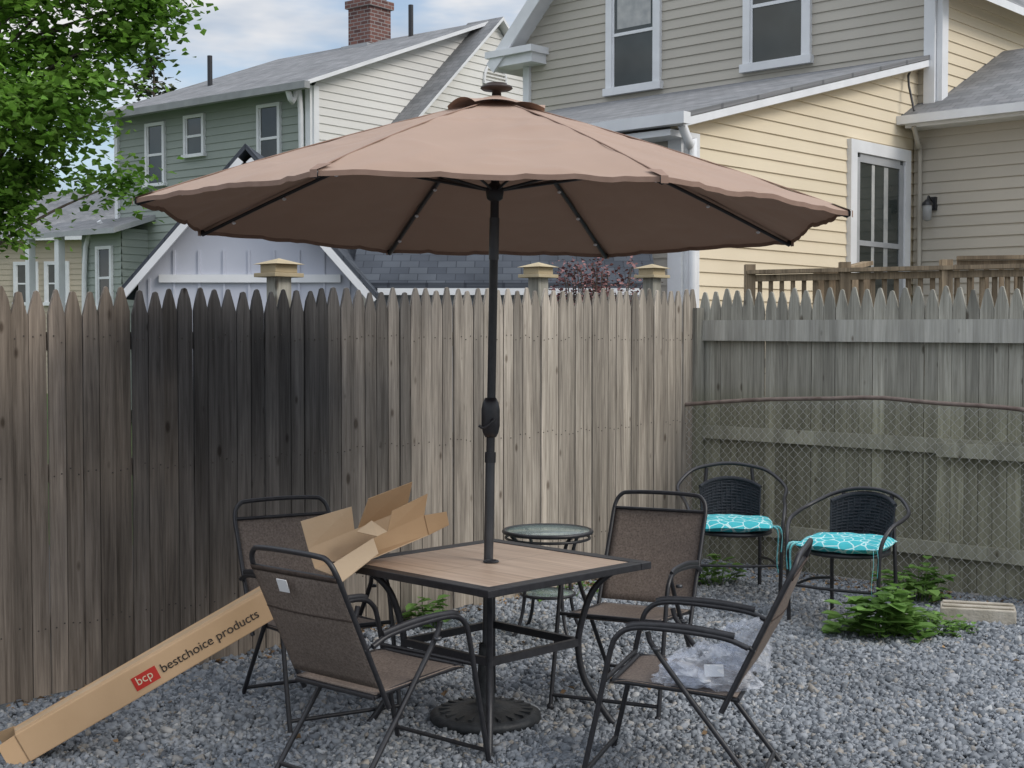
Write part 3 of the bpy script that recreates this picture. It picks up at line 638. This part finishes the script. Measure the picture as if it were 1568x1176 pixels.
mx=N(nt_,'ShaderNodeMix',data_type='RGBA',blend_type='MULTIPLY'); mx.inputs[0].default_value=1; Lk.new(rr.outputs[0],mx.inputs[6]); Lk.new(br.outputs[0],mx.inputs[7]); Lk.new(mx.outputs[2],bs.inputs['Base Color']); bs.inputs['Roughness'].default_value=.4
TC=(-.09,5.95); e=empty('patio_table',frame(TC,(0.707,-0.707)))
b=B(); h=.425
b.box((0,0,.712),(2*h,2*h,.012),woodtop); b.build('table_top',e)
b=B(); o_=.455
CN=[Vector((o_,-o_,.707)),Vector((o_,o_,.707)),Vector((-o_,o_,.707)),Vector((-o_,-o_,.707))]
for k in range(4):
    p=CN[k]; q=CN[(k+1)%4]; dd=(q-p).normalized(); b.beam(p+dd*.033,q-dd*.033,.062,.030,black_metal)
    b.box(p,(.066,.066,.0305),black_metal)
b.lathe([(0,.002),(.035,.002),(.035,.008),(.024,.012),(.024,0)],black_metal,(0,0,.718),20)
b.build('frame',e,bevel=.006)
b=B()
prof=[(.60,.695),(.52,.675),(.44,.60),(.395,.48),(.375,.36),(.40,.22),(.47,.10),(.52,.03),(.545,.012)]
for k in range(4):
    a=math.radians(45+90*k); c,s=math.cos(a),math.sin(a)
    b.tube([(r*c,r*s,z) for r,z in prof],.0145,black_metal,8,5)
    b.lathe([(0,0),(.02,0),(.02,.02),(0,.025)],black_metal,(.545*c,.545*s,0.005),10)
q=.375*.7071
for k in range(4):
    P=[(q,q),(-q,q),(-q,-q),(q,-q)]; p=P[k]; r=P[(k+1)%4]
    b.beam((p[0],p[1],.375),(r[0],r[1],.375),.022,.032,black_metal)
b.build('legs',e)

# ------------------------------------------------------------------ umbrella
fab,nt_,bs=newmat('umbrella_fabric'); Lk=nt_.links
tc_=N(nt_,'ShaderNodeTexCoord'); nn=N(nt_,'ShaderNodeTexNoise'); nn.inputs['Scale'].default_value=3.5; nn.inputs['Detail'].default_value=4; Lk.new(tc_.outputs['Object'],nn.inputs['Vector'])
rr=N(nt_,'ShaderNodeValToRGB'); rr.color_ramp.elements[0].color=(0.335,0.225,0.165,1); rr.color_ramp.elements[1].color=(0.40,0.275,0.205,1); Lk.new(nn.outputs['Fac'],rr.inputs[0]); Lk.new(rr.outputs[0],bs.inputs['Base Color'])
bs.inputs['Roughness'].default_value=.8; bs.inputs['Sheen Weight'].default_value=.05
tr=N(nt_,'ShaderNodeBsdfTranslucent'); tr.inputs[0].default_value=(0.20,0.11,0.08,1); mxs=N(nt_,'ShaderNodeMixShader'); mxs.inputs[0].default_value=.06
Lk.new(bs.outputs[0],mxs.inputs[1]); Lk.new(tr.outputs[0],mxs.inputs[2]); Lk.new(mxs.outputs[0],nt_.nodes['Material Output'].inputs[0])
seam=noise_mat('canopy_seam',(0.25,0.165,0.125),(0.30,0.20,0.155),20,.85)
e=empty('patio_umbrella')
UX,UY=-.115,6.0
def wpt(z): return Vector((UX+.018*z,UY,z))
b=B()
b.tube([wpt(.03),wpt(1.18)],.0205,grey_metal,14,1); b.tube([wpt(1.16),wpt(2.70)],.0185,black_metal,14,1)
b.tube([wpt(1.145),wpt(1.19)],.024,black_metal,14,1)
b.lathe([(.0,.0),(.024,.0),(.034,.02),(.040,.05),(.040,.12),(.034,.15),(.024,.17),(0,.17)],black_metal,wpt(1.255),20)
b.tube([wpt(1.33)+Vector((0,-.03,0)),wpt(1.33)+Vector((.01,-.06,0)),wpt(1.33)+Vector((-.03,-.07,-.03)),wpt(1.33)+Vector((-.05,-.075,-.02))],.007,black_metal,6,3)
b.lathe([(.019,0),(.034,.01),(.040,.05),(.030,.07),(.019,.08)],black_metal,wpt(2.27),16)
b.tube([wpt(2.02),wpt(2.2)],.0215,grey_metal,14,1)
b.lathe([(.019,0),(.042,.01),(.046,.04),(.019,.07)],black_metal,wpt(2.60),16)
b.build('pole_and_crank',e)
b=B()
hub=wpt(2.705); tilt=Matrix.Rotation(math.radians(-1.9),3,'X')@Matrix.Rotation(math.radians(1.0),3,'Y')
R_=1.50; DZ=.525
def rib(k,r):
    a=math.radians(22.5+45*k); return Vector((R_*r*math.cos(a),R_*r*math.sin(a),-DZ*(.86*r+.14*r*r)))
def cpt(k,u,r):
    p=rib(k,r).lerp(rib(k+1,r),u)
    sag=4*u*(1-u)
    p.z-=.010*sag*math.sin(math.pi*min(r,1))
    if r>.85: 
        t=(r-.85)/.15; s_=1-.016*sag*t*t; p.x*=s_; p.y*=s_
    # soft folds radiating from the hub plus diagonal creases left from packing
    rad=noise.noise(Vector((u*5+k*7.3,r*1.6,k*2.0)))*.012*r
    cr=(1-abs(noise.noise(Vector((p.x*4+p.y*2,p.y*5-p.x*1.5,k*1.7)))*2))**4*.010
    wv=noise.noise(Vector((p.x*2.6,p.y*2.6,k*3.1)))*.008+rad+cr
    edge=math.exp(-((u if u<.5 else 1-u)*10))*noise.noise(Vector((r*9,k*5.0,u*2)))*.008
    p.z+=wv*min(1,sag*2)*min(1,r*3)+edge
    return hub+tilt@p
for k in range(8): b.grid(lambda i,j,k=k:cpt(k,i,.02+.98*j),28,60,fab)
for k in range(8):
    b.grid(lambda i,j,k=k:cpt(k,i,1.0)+Vector((0,0,-.018*j)),28,1,seam)
o=b.build('canopy',e); 
b=B()
for k in range(8):
    b.tube([hub+tilt@(rib(k,.1+.9*t/12)+Vector((0,0,.002))) for t in range(13)],.003,seam,5,1)
b.build('seams',e)
b=B()
def vpt(k,u,r):
    p=rib(k,r*.15).lerp(rib(k+1,r*.15),u); p.z=-DZ*.86*.15*r*1.0+.022-.006*r
    p.z+=(.030 if k%3==1 else .012)*4*u*(1-u)*r**3
    return hub+tilt@p
for k in range(8): b.grid(lambda i,j,k=k:vpt(k,i,.05+.95*j),10,8,fab)
b.build('vent_cap',e)
b=B()
for k in range(8):
    P=[hub+tilt@(rib(k,r)+Vector((0,0,-.022))) for r in (.03,.25,.5,.75,.995)]
    b.tube(P,.0085,black_metal,6,2,flat=1.4)
    m=hub+tilt@(rib(k,.46)+Vector((0,0,-.03)))
    a=math.radians(22.5+45*k); b.tube([wpt(2.32)+Vector((math.cos(a)*.035,math.sin(a)*.035,0)),m],.0065,black_metal,6,1)
    t=hub+tilt@rib(k,.995); b.lathe([(0,-.026),(.010,-.022),(.011,-.004),(0,.004)],black_metal,t,10)
    t2=hub+tilt@(rib(k,.955)+Vector((0,0,.007))); t=hub+tilt@rib(k,1.006); d_=(t-t2).normalized(); sd=d_.cross(Vector((0,0,1))).normalized()
    b.add([t2+sd*.028,t2-sd*.028,t-sd*.014+Vector((0,0,.006)),t+sd*.014+Vector((0,0,.006)),t-sd*.014-Vector((0,0,.02)),t+sd*.014-Vector((0,0,.02))],[(0,1,2,3),(3,2,4,5)],seam)
b.build('ribs',e)
led=noise_mat('led_lens',(0.85,0.86,0.9),(0.95,0.95,0.97),5,.2)
b=B()
for k in range(8):
    for r in (.52,.70,.88):
        p=hub+tilt@(rib(k,r)+Vector((0,0,-.036))); b.lathe([(0,-.010),(.009,-.007),(.010,0),(0,.006)],led,p,8)
b.build('led_lights',e)
b=B()
b.lathe([(0,-.03),(.02,-.03),(.02,.006),(.060,.010),(.070,.017),(.066,.026),(.045,.030),(.045,.038),(.022,.042),(0,.044)],noise_mat('brown_plastic',(0.03,0.02,0.018),(0.05,0.035,0.03),9,.4),hub+Vector((0,0,.03)),24)
b.build('solar_finial',e)
basem=noise_mat('black_resin',(0.018,0.02,0.022),(0.036,0.038,0.04),25,.5,.6,60,bdist=.004)
b=B(); b.lathe([(.235,.0),(.243,.012),(.240,.035),(.215,.048),(.205,.046),(.15,.058),(.145,.056),(.08,.072),(.045,.08),(.04,.11),(.03,.30),(.028,.34),(.02,.34)],basem,(UX,UY,.018),56)
for k in range(20):
    a=k*math.pi/10; b.box((UX+.18*math.cos(a),UY+.18*math.sin(a),.072),(.05,.012,.008),basem,Matrix.Rotation(a,3,'Z'))
b.build('umbrella_base',e)

# ------------------------------------------------------------------ folding sling chairs
sling,nt_,bs=newmat('sling_mesh_fabric'); Lk=nt_.links
tc_=N(nt_,'ShaderNodeTexCoord'); ck=N(nt_,'ShaderNodeTexVoronoi'); ck.inputs['Scale'].default_value=130; Lk.new(tc_.outputs['Object'],ck.inputs['Vector'])
nn=N(nt_,'ShaderNodeTexNoise'); nn.inputs['Scale'].default_value=110; nn.inputs['Detail'].default_value=2; Lk.new(tc_.outputs['Object'],nn.inputs['Vector'])
rr=N(nt_,'ShaderNodeValToRGB'); rr.color_ramp.elements[0].position=.3; rr.color_ramp.elements[1].position=.9; rr.color_ramp.elements[0].color=(0.085,0.064,0.053,1); rr.color_ramp.elements[1].color=(0.22,0.175,0.145,1)
ad=N(nt_,'ShaderNodeMath',operation='MULTIPLY_ADD'); Lk.new(ck.outputs['Distance'],ad.inputs[0]); ad.inputs[1].default_value=.35; Lk.new(nn.outputs['Fac'],ad.inputs[2]); Lk.new(ad.outputs[0],rr.inputs[0])
Lk.new(rr.outputs[0],bs.inputs['Base Color']); bs.inputs['Roughness'].default_value=.75
hem=noise_mat('sling_hem',(0.045,0.032,0.026),(0.075,0.055,0.045),60,.8)
tag=noise_mat('white_tag',(0.7,0.7,0.7),(0.8,0.8,0.8),5,.6)
def sling_chair(pos,f,withtag=False):
    f=Vector((f[0],f[1],0)).normalized(); right=Vector((f.y,-f.x,0))
    e=empty('folding_sling_chair',frame(pos,right))
    b=B(); w=.255; r=.0105
    bk=lambda t:(-.20-.235*t,.40+.49*t)
    pts=[]
    y,z=bk(-.12); pts.append((-w+.02,y,z)); y,z=bk(.25); pts.append((-w+.02,y,z)); y,z=bk(.7); pts.append((-w+.02,y,z)); y,z=bk(.93); pts.append((-w+.022,y,z)); y,z=bk(1.0); pts.append((-w+.05,y,z+.016)); y,z=bk(1.02); pts.append((-w+.10,y,z+.018)); pts.append((0,y-.004,z+.022))
    full=pts+[(-p[0],p[1],p[2]) for p in pts[-2::-1]]
    b.tube(full,r,black_metal,8,5)
    y,z=bk(.90); b.tube([(-w+.025,y,z),(w-.025,y,z)],.008,black_metal,6,1)
    for s in (-1,1):
        X=s*w
        b.tube([(X,-.27,.585),(X,-.18,.615),(X,0,.632),(X,.14,.632),(X,.205,.60),(X,.235,.53),(X,.285,.30),(X,.345,.03),(X,.348,.012)],r,black_metal,8,5)
        b.tube([(X,-.22,.622),(X,-.05,.643),(X,.12,.643),(X,.17,.632)],.015,black_metal,8,4,flat=.6)
        X2=s*(w-.026)
        b.tube([(X2,.10,.615),(X2,.05,.52),(X2,-.335,.03),(X2,-.34,.012)],r,black_metal,8,3)
        b.tube([(s*(w-.045),-.225,.385),(s*(w-.045),-.10,.40),(s*(w-.045),.12,.415),(s*(w-.045),.235,.42)],r,black_metal,8,3)
        b.tube([(s*(w-.015),-.27,.585),(s*(w-.02),-.29,.57)],.009,black_metal,6,1)
        b.lathe([(0,-.008),(.016,-.006),(.016,.006),(0,.008)],grey_metal,(X,.06,.56),8)
        for yy in (.348,-.34): b.lathe([(0,0),(.016,0),(.016,.03),(.011,.035)],black_metal,(X if yy>0 else X2,yy,.002),8)
    b.tube([(-w,.335,.075),(w,.335,.075)],.009,black_metal,8,1); b.tube([(-w+.026,-.30,.075),(w-.026,-.30,.075)],.009,black_metal,8,1)
    b.tube([(-w+.04,.235,.42),(w-.04,.235,.42)],.0105,black_metal,8,1); b.tube([(-w+.04,-.225,.385),(w-.04,-.225,.385)],.0105,black_metal,8,1)
    b.tube([(-w,.255,.43),(w,.255,.43)],.009,black_metal,8,1)
    b.build('tube_frame',e)
    b=B()
    def backf(u,v):
        y,z=bk(.04+.86*v); s=math.sin(math.pi*u); return Vector(((u-.5)*2*(w-.02),y-.012-.022*s*math.sin(math.pi*v)+.002*math.sin(v*20)*s,z))
    b.grid(backf,12,14,sling)
    b.grid(lambda u,v:backf(u,.97+.04*v)+Vector((0,-.003,0)),12,1,hem); b.grid(lambda u,v:backf(u,.62+.012*v)+Vector((0,-.003,0)),12,1,hem)
    b.build('backrest',e,solid=.004)
    b=B()
    def seatf(u,v):
        s=math.sin(math.pi*u); return Vector(((u-.5)*2*(w-.035),-.225+.47*v,.40+.033*v-.028*s*math.sin(math.pi*min(1,v*1.0))-(.018*(v-.9)*10 if v>.9 else 0)))
    b.grid(seatf,12,14,sling); b.build('seat',e,solid=.004)
    if withtag:
        b=B(); y,z=bk(.80); b.box((-.035,y-.05,z-.0),(.055,.003,.05),tag,Matrix.Rotation(.35,3,'X')); b.build('tag',e)
    return e
sling_chair((-.51,5.29),(.66,.75),True)
sling_chair((-.88,6.20),(.50,-.87))
sling_chair((.55,6.42),(-.42,-.91))
cd=sling_chair((.66,5.22),(-.95,.31))

# clear plastic bag on the front right chair: crumpled film
bagm,nt_,bs=newmat('clear_plastic'); bs.inputs['Base Color'].default_value=(.88,.90,.95,1); bs.inputs['Roughness'].default_value=.10; bs.inputs['Specular IOR Level'].default_value=1.0
tp=N(nt_,'ShaderNodeBsdfTransparent'); tp.inputs[0].default_value=(.93,.95,.98,1); mxs=N(nt_,'ShaderNodeMixShader')
tn=N(nt_,'ShaderNodeTexNoise'); tcn=N(nt_,'ShaderNodeTexCoord'); nt_.links.new(tcn.outputs['Object'],tn.inputs['Vector']); tn.inputs['Scale'].default_value=11; tn.inputs['Detail'].default_value=2; tn.inputs['Distortion'].default_value=1.0
mr_=N(nt_,'ShaderNodeMapRange'); mr_.inputs['From Min'].default_value=.35; mr_.inputs['From Max'].default_value=.62; mr_.inputs['To Min'].default_value=.50; mr_.inputs['To Max'].default_value=.86; nt_.links.new(tn.outputs['Fac'],mr_.inputs['Value']); nt_.links.new(mr_.outputs[0],mxs.inputs[0])
nt_.links.new(bs.outputs[0],mxs.inputs[1]); nt_.links.new(tp.outputs[0],mxs.inputs[2]); nt_.links.new(mxs.outputs[0],nt_.nodes['Material Output'].inputs[0])
b=B()
def bag(u,v,sx,sy,sz,seed=0):
    a=u*2*math.pi; th=v*math.pi; d=Vector((math.sin(th)*math.cos(a),math.sin(th)*math.sin(a),math.cos(th)))
    rdg=lambda s,o:1-abs(noise.noise(d*s+Vector((seed+o,o,0))))*2
    r=.72+.30*noise.noise(d*1.4+Vector((seed,0,0)))+.22*rdg(1.8,3)+.10*rdg(3.6,9)+.04*rdg(7,5)
    p=Vector((d.x*sx,d.y*sy,d.z*sz))*r; p.z=max(p.z,-.045+.010*noise.noise(d*5))
    return p
b.grid(lambda u,v:bag(u,v,.19,.15,.10)+Vector((.76,5.13,.450)),56,36,bagm,False)
b.grid(lambda u,v:bag(u,v,.11,.10,.13,5)+Vector((.87,5.16,.505)),44,28,bagm,False)
b.grid(lambda u,v:bag(u,v,.10,.09,.05,9)+Vector((.62,5.10,.435)),34,20,bagm,False)
b.box((.735,5.02,.475),(.07,.002,.045),tag,Matrix.Rotation(-.5,3,'X'))
b.build('plastic_bag')

# ------------------------------------------------------------------ bistro set
wick=noise_mat('black_wicker',(0.014,0.017,0.024),(0.045,0.05,0.06),120,.5,.8,160,stretch=(1,1,2.5),bdist=.01)
cush,nt_,bs=newmat('turquoise_cushion'); Lk=nt_.links
tc_=N(nt_,'ShaderNodeTexCoord'); vo=N(nt_,'ShaderNodeTexVoronoi',feature='DISTANCE_TO_EDGE'); vo.inputs['Scale'].default_value=16; Lk.new(tc_.outputs['Object'],vo.inputs['Vector'])
rr=N(nt_,'ShaderNodeValToRGB'); rr.color_ramp.elements[0].position=.03; rr.color_ramp.elements[1].position=.07; rr.color_ramp.elements[0].color=(.50,.72,.72,1); rr.color_ramp.elements[1].color=(0.045,0.43,0.48,1)
Lk.new(vo.outputs['Distance'],rr.inputs[0]); Lk.new(rr.outputs[0],bs.inputs['Base Color']); bs.inputs['Roughness'].default_value=.85
ribb=noise_mat('turquoise_ribbon',(0.05,0.45,0.48),(0.35,0.62,0.64),40,.8)
def wicker_chair(pos,f,cusrot=0,ht=.80,ribbon=True,hoop=1.0):
    f=Vector((f[0],f[1],0)).normalized(); e=empty('wicker_bistro_chair',frame(pos,(f.y,-f.x)))
    b=B(); r=.0125; dz=ht-.80
    half=[(-.27,.23,.012),(-.275,.24,.30),(-.285,.235,.50),(-.31,.15,.60),(-.325,.0,.635),(-.31*hoop,-.14,.68+dz*.5),(-.22*hoop,-.26,.755+dz),(-.11,-.30,.79+dz),(0,-.31,.80+dz)]
    b.tube(half+[(-p[0],p[1],p[2]) for p in half[-2::-1]],r,black_metal,8,5)
    for s in (-1,1):
        b.tube([(s*.20,-.24,.012),(s*.20,-.235,.2),(s*.195,-.23,.40),(s*.17,-.27,.60),(s*.15,-.29,.77+dz)],r,black_metal,8,4)
        b.tube([(s*.27,.235,.22),(s*.24,0,.24),(s*.20,-.235,.22)],.009,black_metal,6,4)
    n=28; b.tube([(.235*math.cos(2*math.pi*k/n),.01+.235*math.sin(2*math.pi*k/n),.43) for k in range(n)],r,black_metal,8,1,closed=True)
    b.tube([(-.27,.235,.24),(0,.27,.24),(.27,.235,.24)],.009,black_metal,6,4)
    b.build('tube_frame',e)
    b=B()
    def bkf(u,v):
        a=(u-.5)*1.75; R=.235+.02*v; lift=.05*(1-(2*u-1)**2)
        return Vector((R*math.sin(a)*1.02,-R*math.cos(a)*1.12+.0-.03*v,.42+(.27+lift)*v))
    b.grid(bkf,26,18,wick)
    for k in range(1,16): b.tube([bkf(i/12,k/16)+Vector((0,.004*math.sin(i*2+k),0)) for i in range(13)],.006,wick,5,1)
    for k in range(0,27,2): b.tube([bkf(k/26,i/8) for i in range(9)],.0065,wick,5,1)
    b.tube([bkf(i/14,1) for i in range(15)],.014,wick,6,1)
    b.build('woven_back',e)
    b=B(); b.lathe([(0,-.01),(.235,-.008),(.235,.008),(0,.012)],wick,(0,.01,.432),28); b.build('woven_seat',e)
    b=B()
    def cf(u,v,top):
        x=(u-.5)*2; y=(v-.5)*2; m=(1-abs(x)**3.2)*(1-abs(y)**3.2); h=.042*max(m,0)**.4
        return Vector((x*.25*(1-.05*y*y),y*.235*(1-.05*x*x)+.03,.480+(h if top else -h)+.010*noise.noise(Vector((x*2.5,y*2.5,pos[0])))))
    b.M=Matrix.Rotation(cusrot,4,'Z')
    b.grid(lambda u,v:cf(u,v,True),22,22,cush); b.grid(lambda u,v:cf(v,u,False),22,22,cush); b.M=Matrix()
    if ribbon:
        for s in (-1,1):
            x=s*.225
            b.tube([(x,.18,.48),(x*1.1,.25,.47),(x*1.12,.26,.40),(x*1.08,.265,.28),(x*1.12,.27,.20)],.009,ribb,5,3,flat=.2)
            b.tube([(x,.18,.48),(x*1.18,.24,.48),(x*1.22,.25,.42),(x*1.2,.25,.33)],.009,ribb,5,3,flat=.2)
    b.build('cushion',e)
wicker_chair((1.98,8.14),(-.58,-.81),.1,ht=.77)
wicker_chair((1.44,9.0),(-.05,-.99),-.1,ht=.84,hoop=1.14)
gl,nt_,bs=newmat('tempered_glass'); bs.inputs['Base Color'].default_value=(.55,.62,.6,1); bs.inputs['Roughness'].default_value=.08; bs.inputs['Specular IOR Level'].default_value=.8
tp=N(nt_,'ShaderNodeBsdfTransparent'); tp.inputs[0].default_value=(.8,.88,.86,1); mxs=N(nt_,'ShaderNodeMixShader'); mxs.inputs[0].default_value=.65; nt_.links.new(bs.outputs[0],mxs.inputs[1]); nt_.links.new(tp.outputs[0],mxs.inputs[2]); nt_.links.new(mxs.outputs[0],nt_.nodes['Material Output'].inputs[0])
e=empty('glass_bistro_table',frame((.20,7.75),(1,0))); b=B()
ring=lambda R,z,n=36:[(R*math.cos(2*math.pi*k/n),R*math.sin(2*math.pi*k/n),z) for k in range(n)]
b.tube(ring(.245,.60),.012,black_metal,8,1,closed=True); b.tube(ring(.235,.565),.008,black_metal,6,1,closed=True); b.tube(ring(.15,.25),.009,black_metal,6,1,closed=True)
for k in range(4):
    a=math.radians(30+90*k); c,s=math.cos(a),math.sin(a)
    b.tube([(r*c,r*s,z) for r,z in ((.235,.59),(.19,.54),(.155,.42),(.15,.25),(.18,.10),(.235,.01))],.010,black_metal,8,4)
b.build('frame',e); b=B(); b.lathe([(0,0),(.242,0),(.242,.006),(0,.0061)],gl,(0,0,.602),36); b.lathe([(0,0),(.148,0),(.148,.005),(0,.0051)],gl,(0,0,.252),30); b.build('glass_panes',e)

# ------------------------------------------------------------------ cardboard
card=noise_mat('corrugated_cardboard',(0.43,0.285,0.16),(0.53,0.36,0.215),2.5,.85,.25,30,bdist=.003)
cardi=noise_mat('cardboard_inside',(0.55,0.40,0.26),(0.64,0.49,0.33),2,.85,.2,40)
redp=noise_mat('red_print',(0.42,0.03,0.02),(0.48,0.04,0.03),5,.8); ink=noise_mat('black_print',(0.03,0.025,0.02),(0.05,0.04,0.035),5,.8); tape=noise_mat('packing_tape',(0.52,0.38,0.24),(0.60,0.45,0.30),5,.2)
def axis_frame(p1,p2):
    x=(Vector(p2)-Vector(p1)).normalized(); y=Vector((0,0,1)).cross(x).normalized(); z=x.cross(y)
    M=Matrix.Identity(4)
    for i,c in enumerate((x,y,z)): M.col[i]=(c.x,c.y,c.z,0)
    M.col[3]=(p1[0],p1[1],p1[2],1); return M,(Vector(p2)-Vector(p1)).length
M,Ln=axis_frame((-1.93,5.42,.085),(-.92,5.83,.635))
e=empty('cardboard_box',M); b=B()
b.box((Ln/2,0,0),(Ln,.12,.125),card); b.build('carton',e,bevel=.004)
b=B(); b.box((Ln/2,0,.0632),(Ln*.99,.045,.0012),tape); b.box((-.035,-.060,0.0),(.08,.004,.12),card,Matrix.Rotation(.25,3,'Z')); b.box((-.03,.060,.01),(.08,.004,.12),card,Matrix.Rotation(-.5,3,'Z')); b.box((-.03,0,-.062),(.08,.12,.004),card,Matrix.Rotation(.2,3,'Y'))
b.build('flaps_and_tape',e)
b=B(); b.box((.525,-.0612,-.005),(.105,.0016,.058),redp); b.build('printed_logo',e)
def text(body,size,x,z,mat,parent,y=-.0632):
    cu=bpy.data.curves.new('printed_text','FONT'); cu.body=body; cu.size=size; cu.extrude=.0004; cu.materials.append(mat)
    o=bpy.data.objects.new('printed_text',cu); COL.objects.link(o); o.parent=parent
    o.matrix_local=Matrix.Translation((x,y,z))@Matrix.Rotation(math.radians(90),4,'X')
text('bcp',.05,.485,-.015,noise_mat('cream_print',(.6,.5,.35),(.65,.55,.4),4),e)
text('bestchoice products',.054,.592,-.02,ink,e)

e=empty('open_carton'); b=B()
b.M=frame((-.62,5.95,.728),(.86,.50))@Matrix.Rotation(math.radians(-17),4,'Y')
Lb,Wb,Hb=.47,.19,.09
b.M=b.M@Matrix.Translation((.03,0,.03))
b.poly([(-Lb/2,-Wb/2,0),(Lb/2,-Wb/2,0),(Lb/2,Wb/2,0),(-Lb/2,Wb/2,0)],cardi)
b.poly([(-Lb/2,-Wb/2,0),(Lb/2,-Wb/2,0),(Lb/2,-Wb/2-.01,Hb),(.02,-Wb/2-.014,Hb*.95),(-Lb/2,-Wb/2-.02,Hb*.5)],card)
b.poly([(-Lb/2,Wb/2,0),(Lb/2,Wb/2,0),(Lb/2,Wb/2+.01,Hb),(-Lb/2,Wb/2+.01,Hb)],cardi)
b.poly([(Lb/2,-Wb/2,0),(Lb/2+.10,-Wb/2-.01,.01),(Lb/2+.10,Wb/2,.01),(Lb/2,Wb/2,0)],card)
b.poly([(-Lb/2+.0,Wb/2+.01,Hb),(-.01,Wb/2+.01,Hb),(.0,Wb/2-.01,Hb+.105),(-Lb/2+.0,Wb/2-.0,Hb+.125)],cardi)
b.poly([(.01,Wb/2+.01,Hb),(Lb/2+.02,Wb/2+.01,Hb),(Lb/2+.05,Wb/2-.06,Hb+.12),(.07,Wb/2-.05,Hb+.12)],card)
b.poly([(.05,-Wb/2-.014,Hb*.95),(Lb/2,-Wb/2-.01,Hb),(Lb/2+.03,-Wb/2-.04,Hb+.09),(.09,-Wb/2-.03,Hb+.075)],card)
b.poly([(.0,-Wb/2-.014,Hb*.93),(.05,-Wb/2-.014,Hb*.95),(.02,-Wb/2+.05,Hb+.05),(-.06,-Wb/2+.05,Hb+.03)],cardi)
b.poly([(-Lb/2,-Wb/2-.02,Hb*.5),(-.02,-Wb/2-.015,Hb*.9),(-.05,-Wb/2-.10,Hb*.4),(-Lb/2-.03,-Wb/2-.11,-.02)],cardi)
b.poly([(Lb/2,-Wb/2,0.0),(Lb/2+.0,-Wb/2-.01,Hb),(Lb/2+.10,-Wb/2-.02,Hb-.02),(Lb/2+.10,-Wb/2-.01,.01)],card)
b.build('carton_panels',e,solid=.004)

b=B(); b.tube([(-20,30,6.2),(-12,29,5.2),(-7.7,27.0,5.75)],.012,black_metal,4,6); b.build('utility_cable')
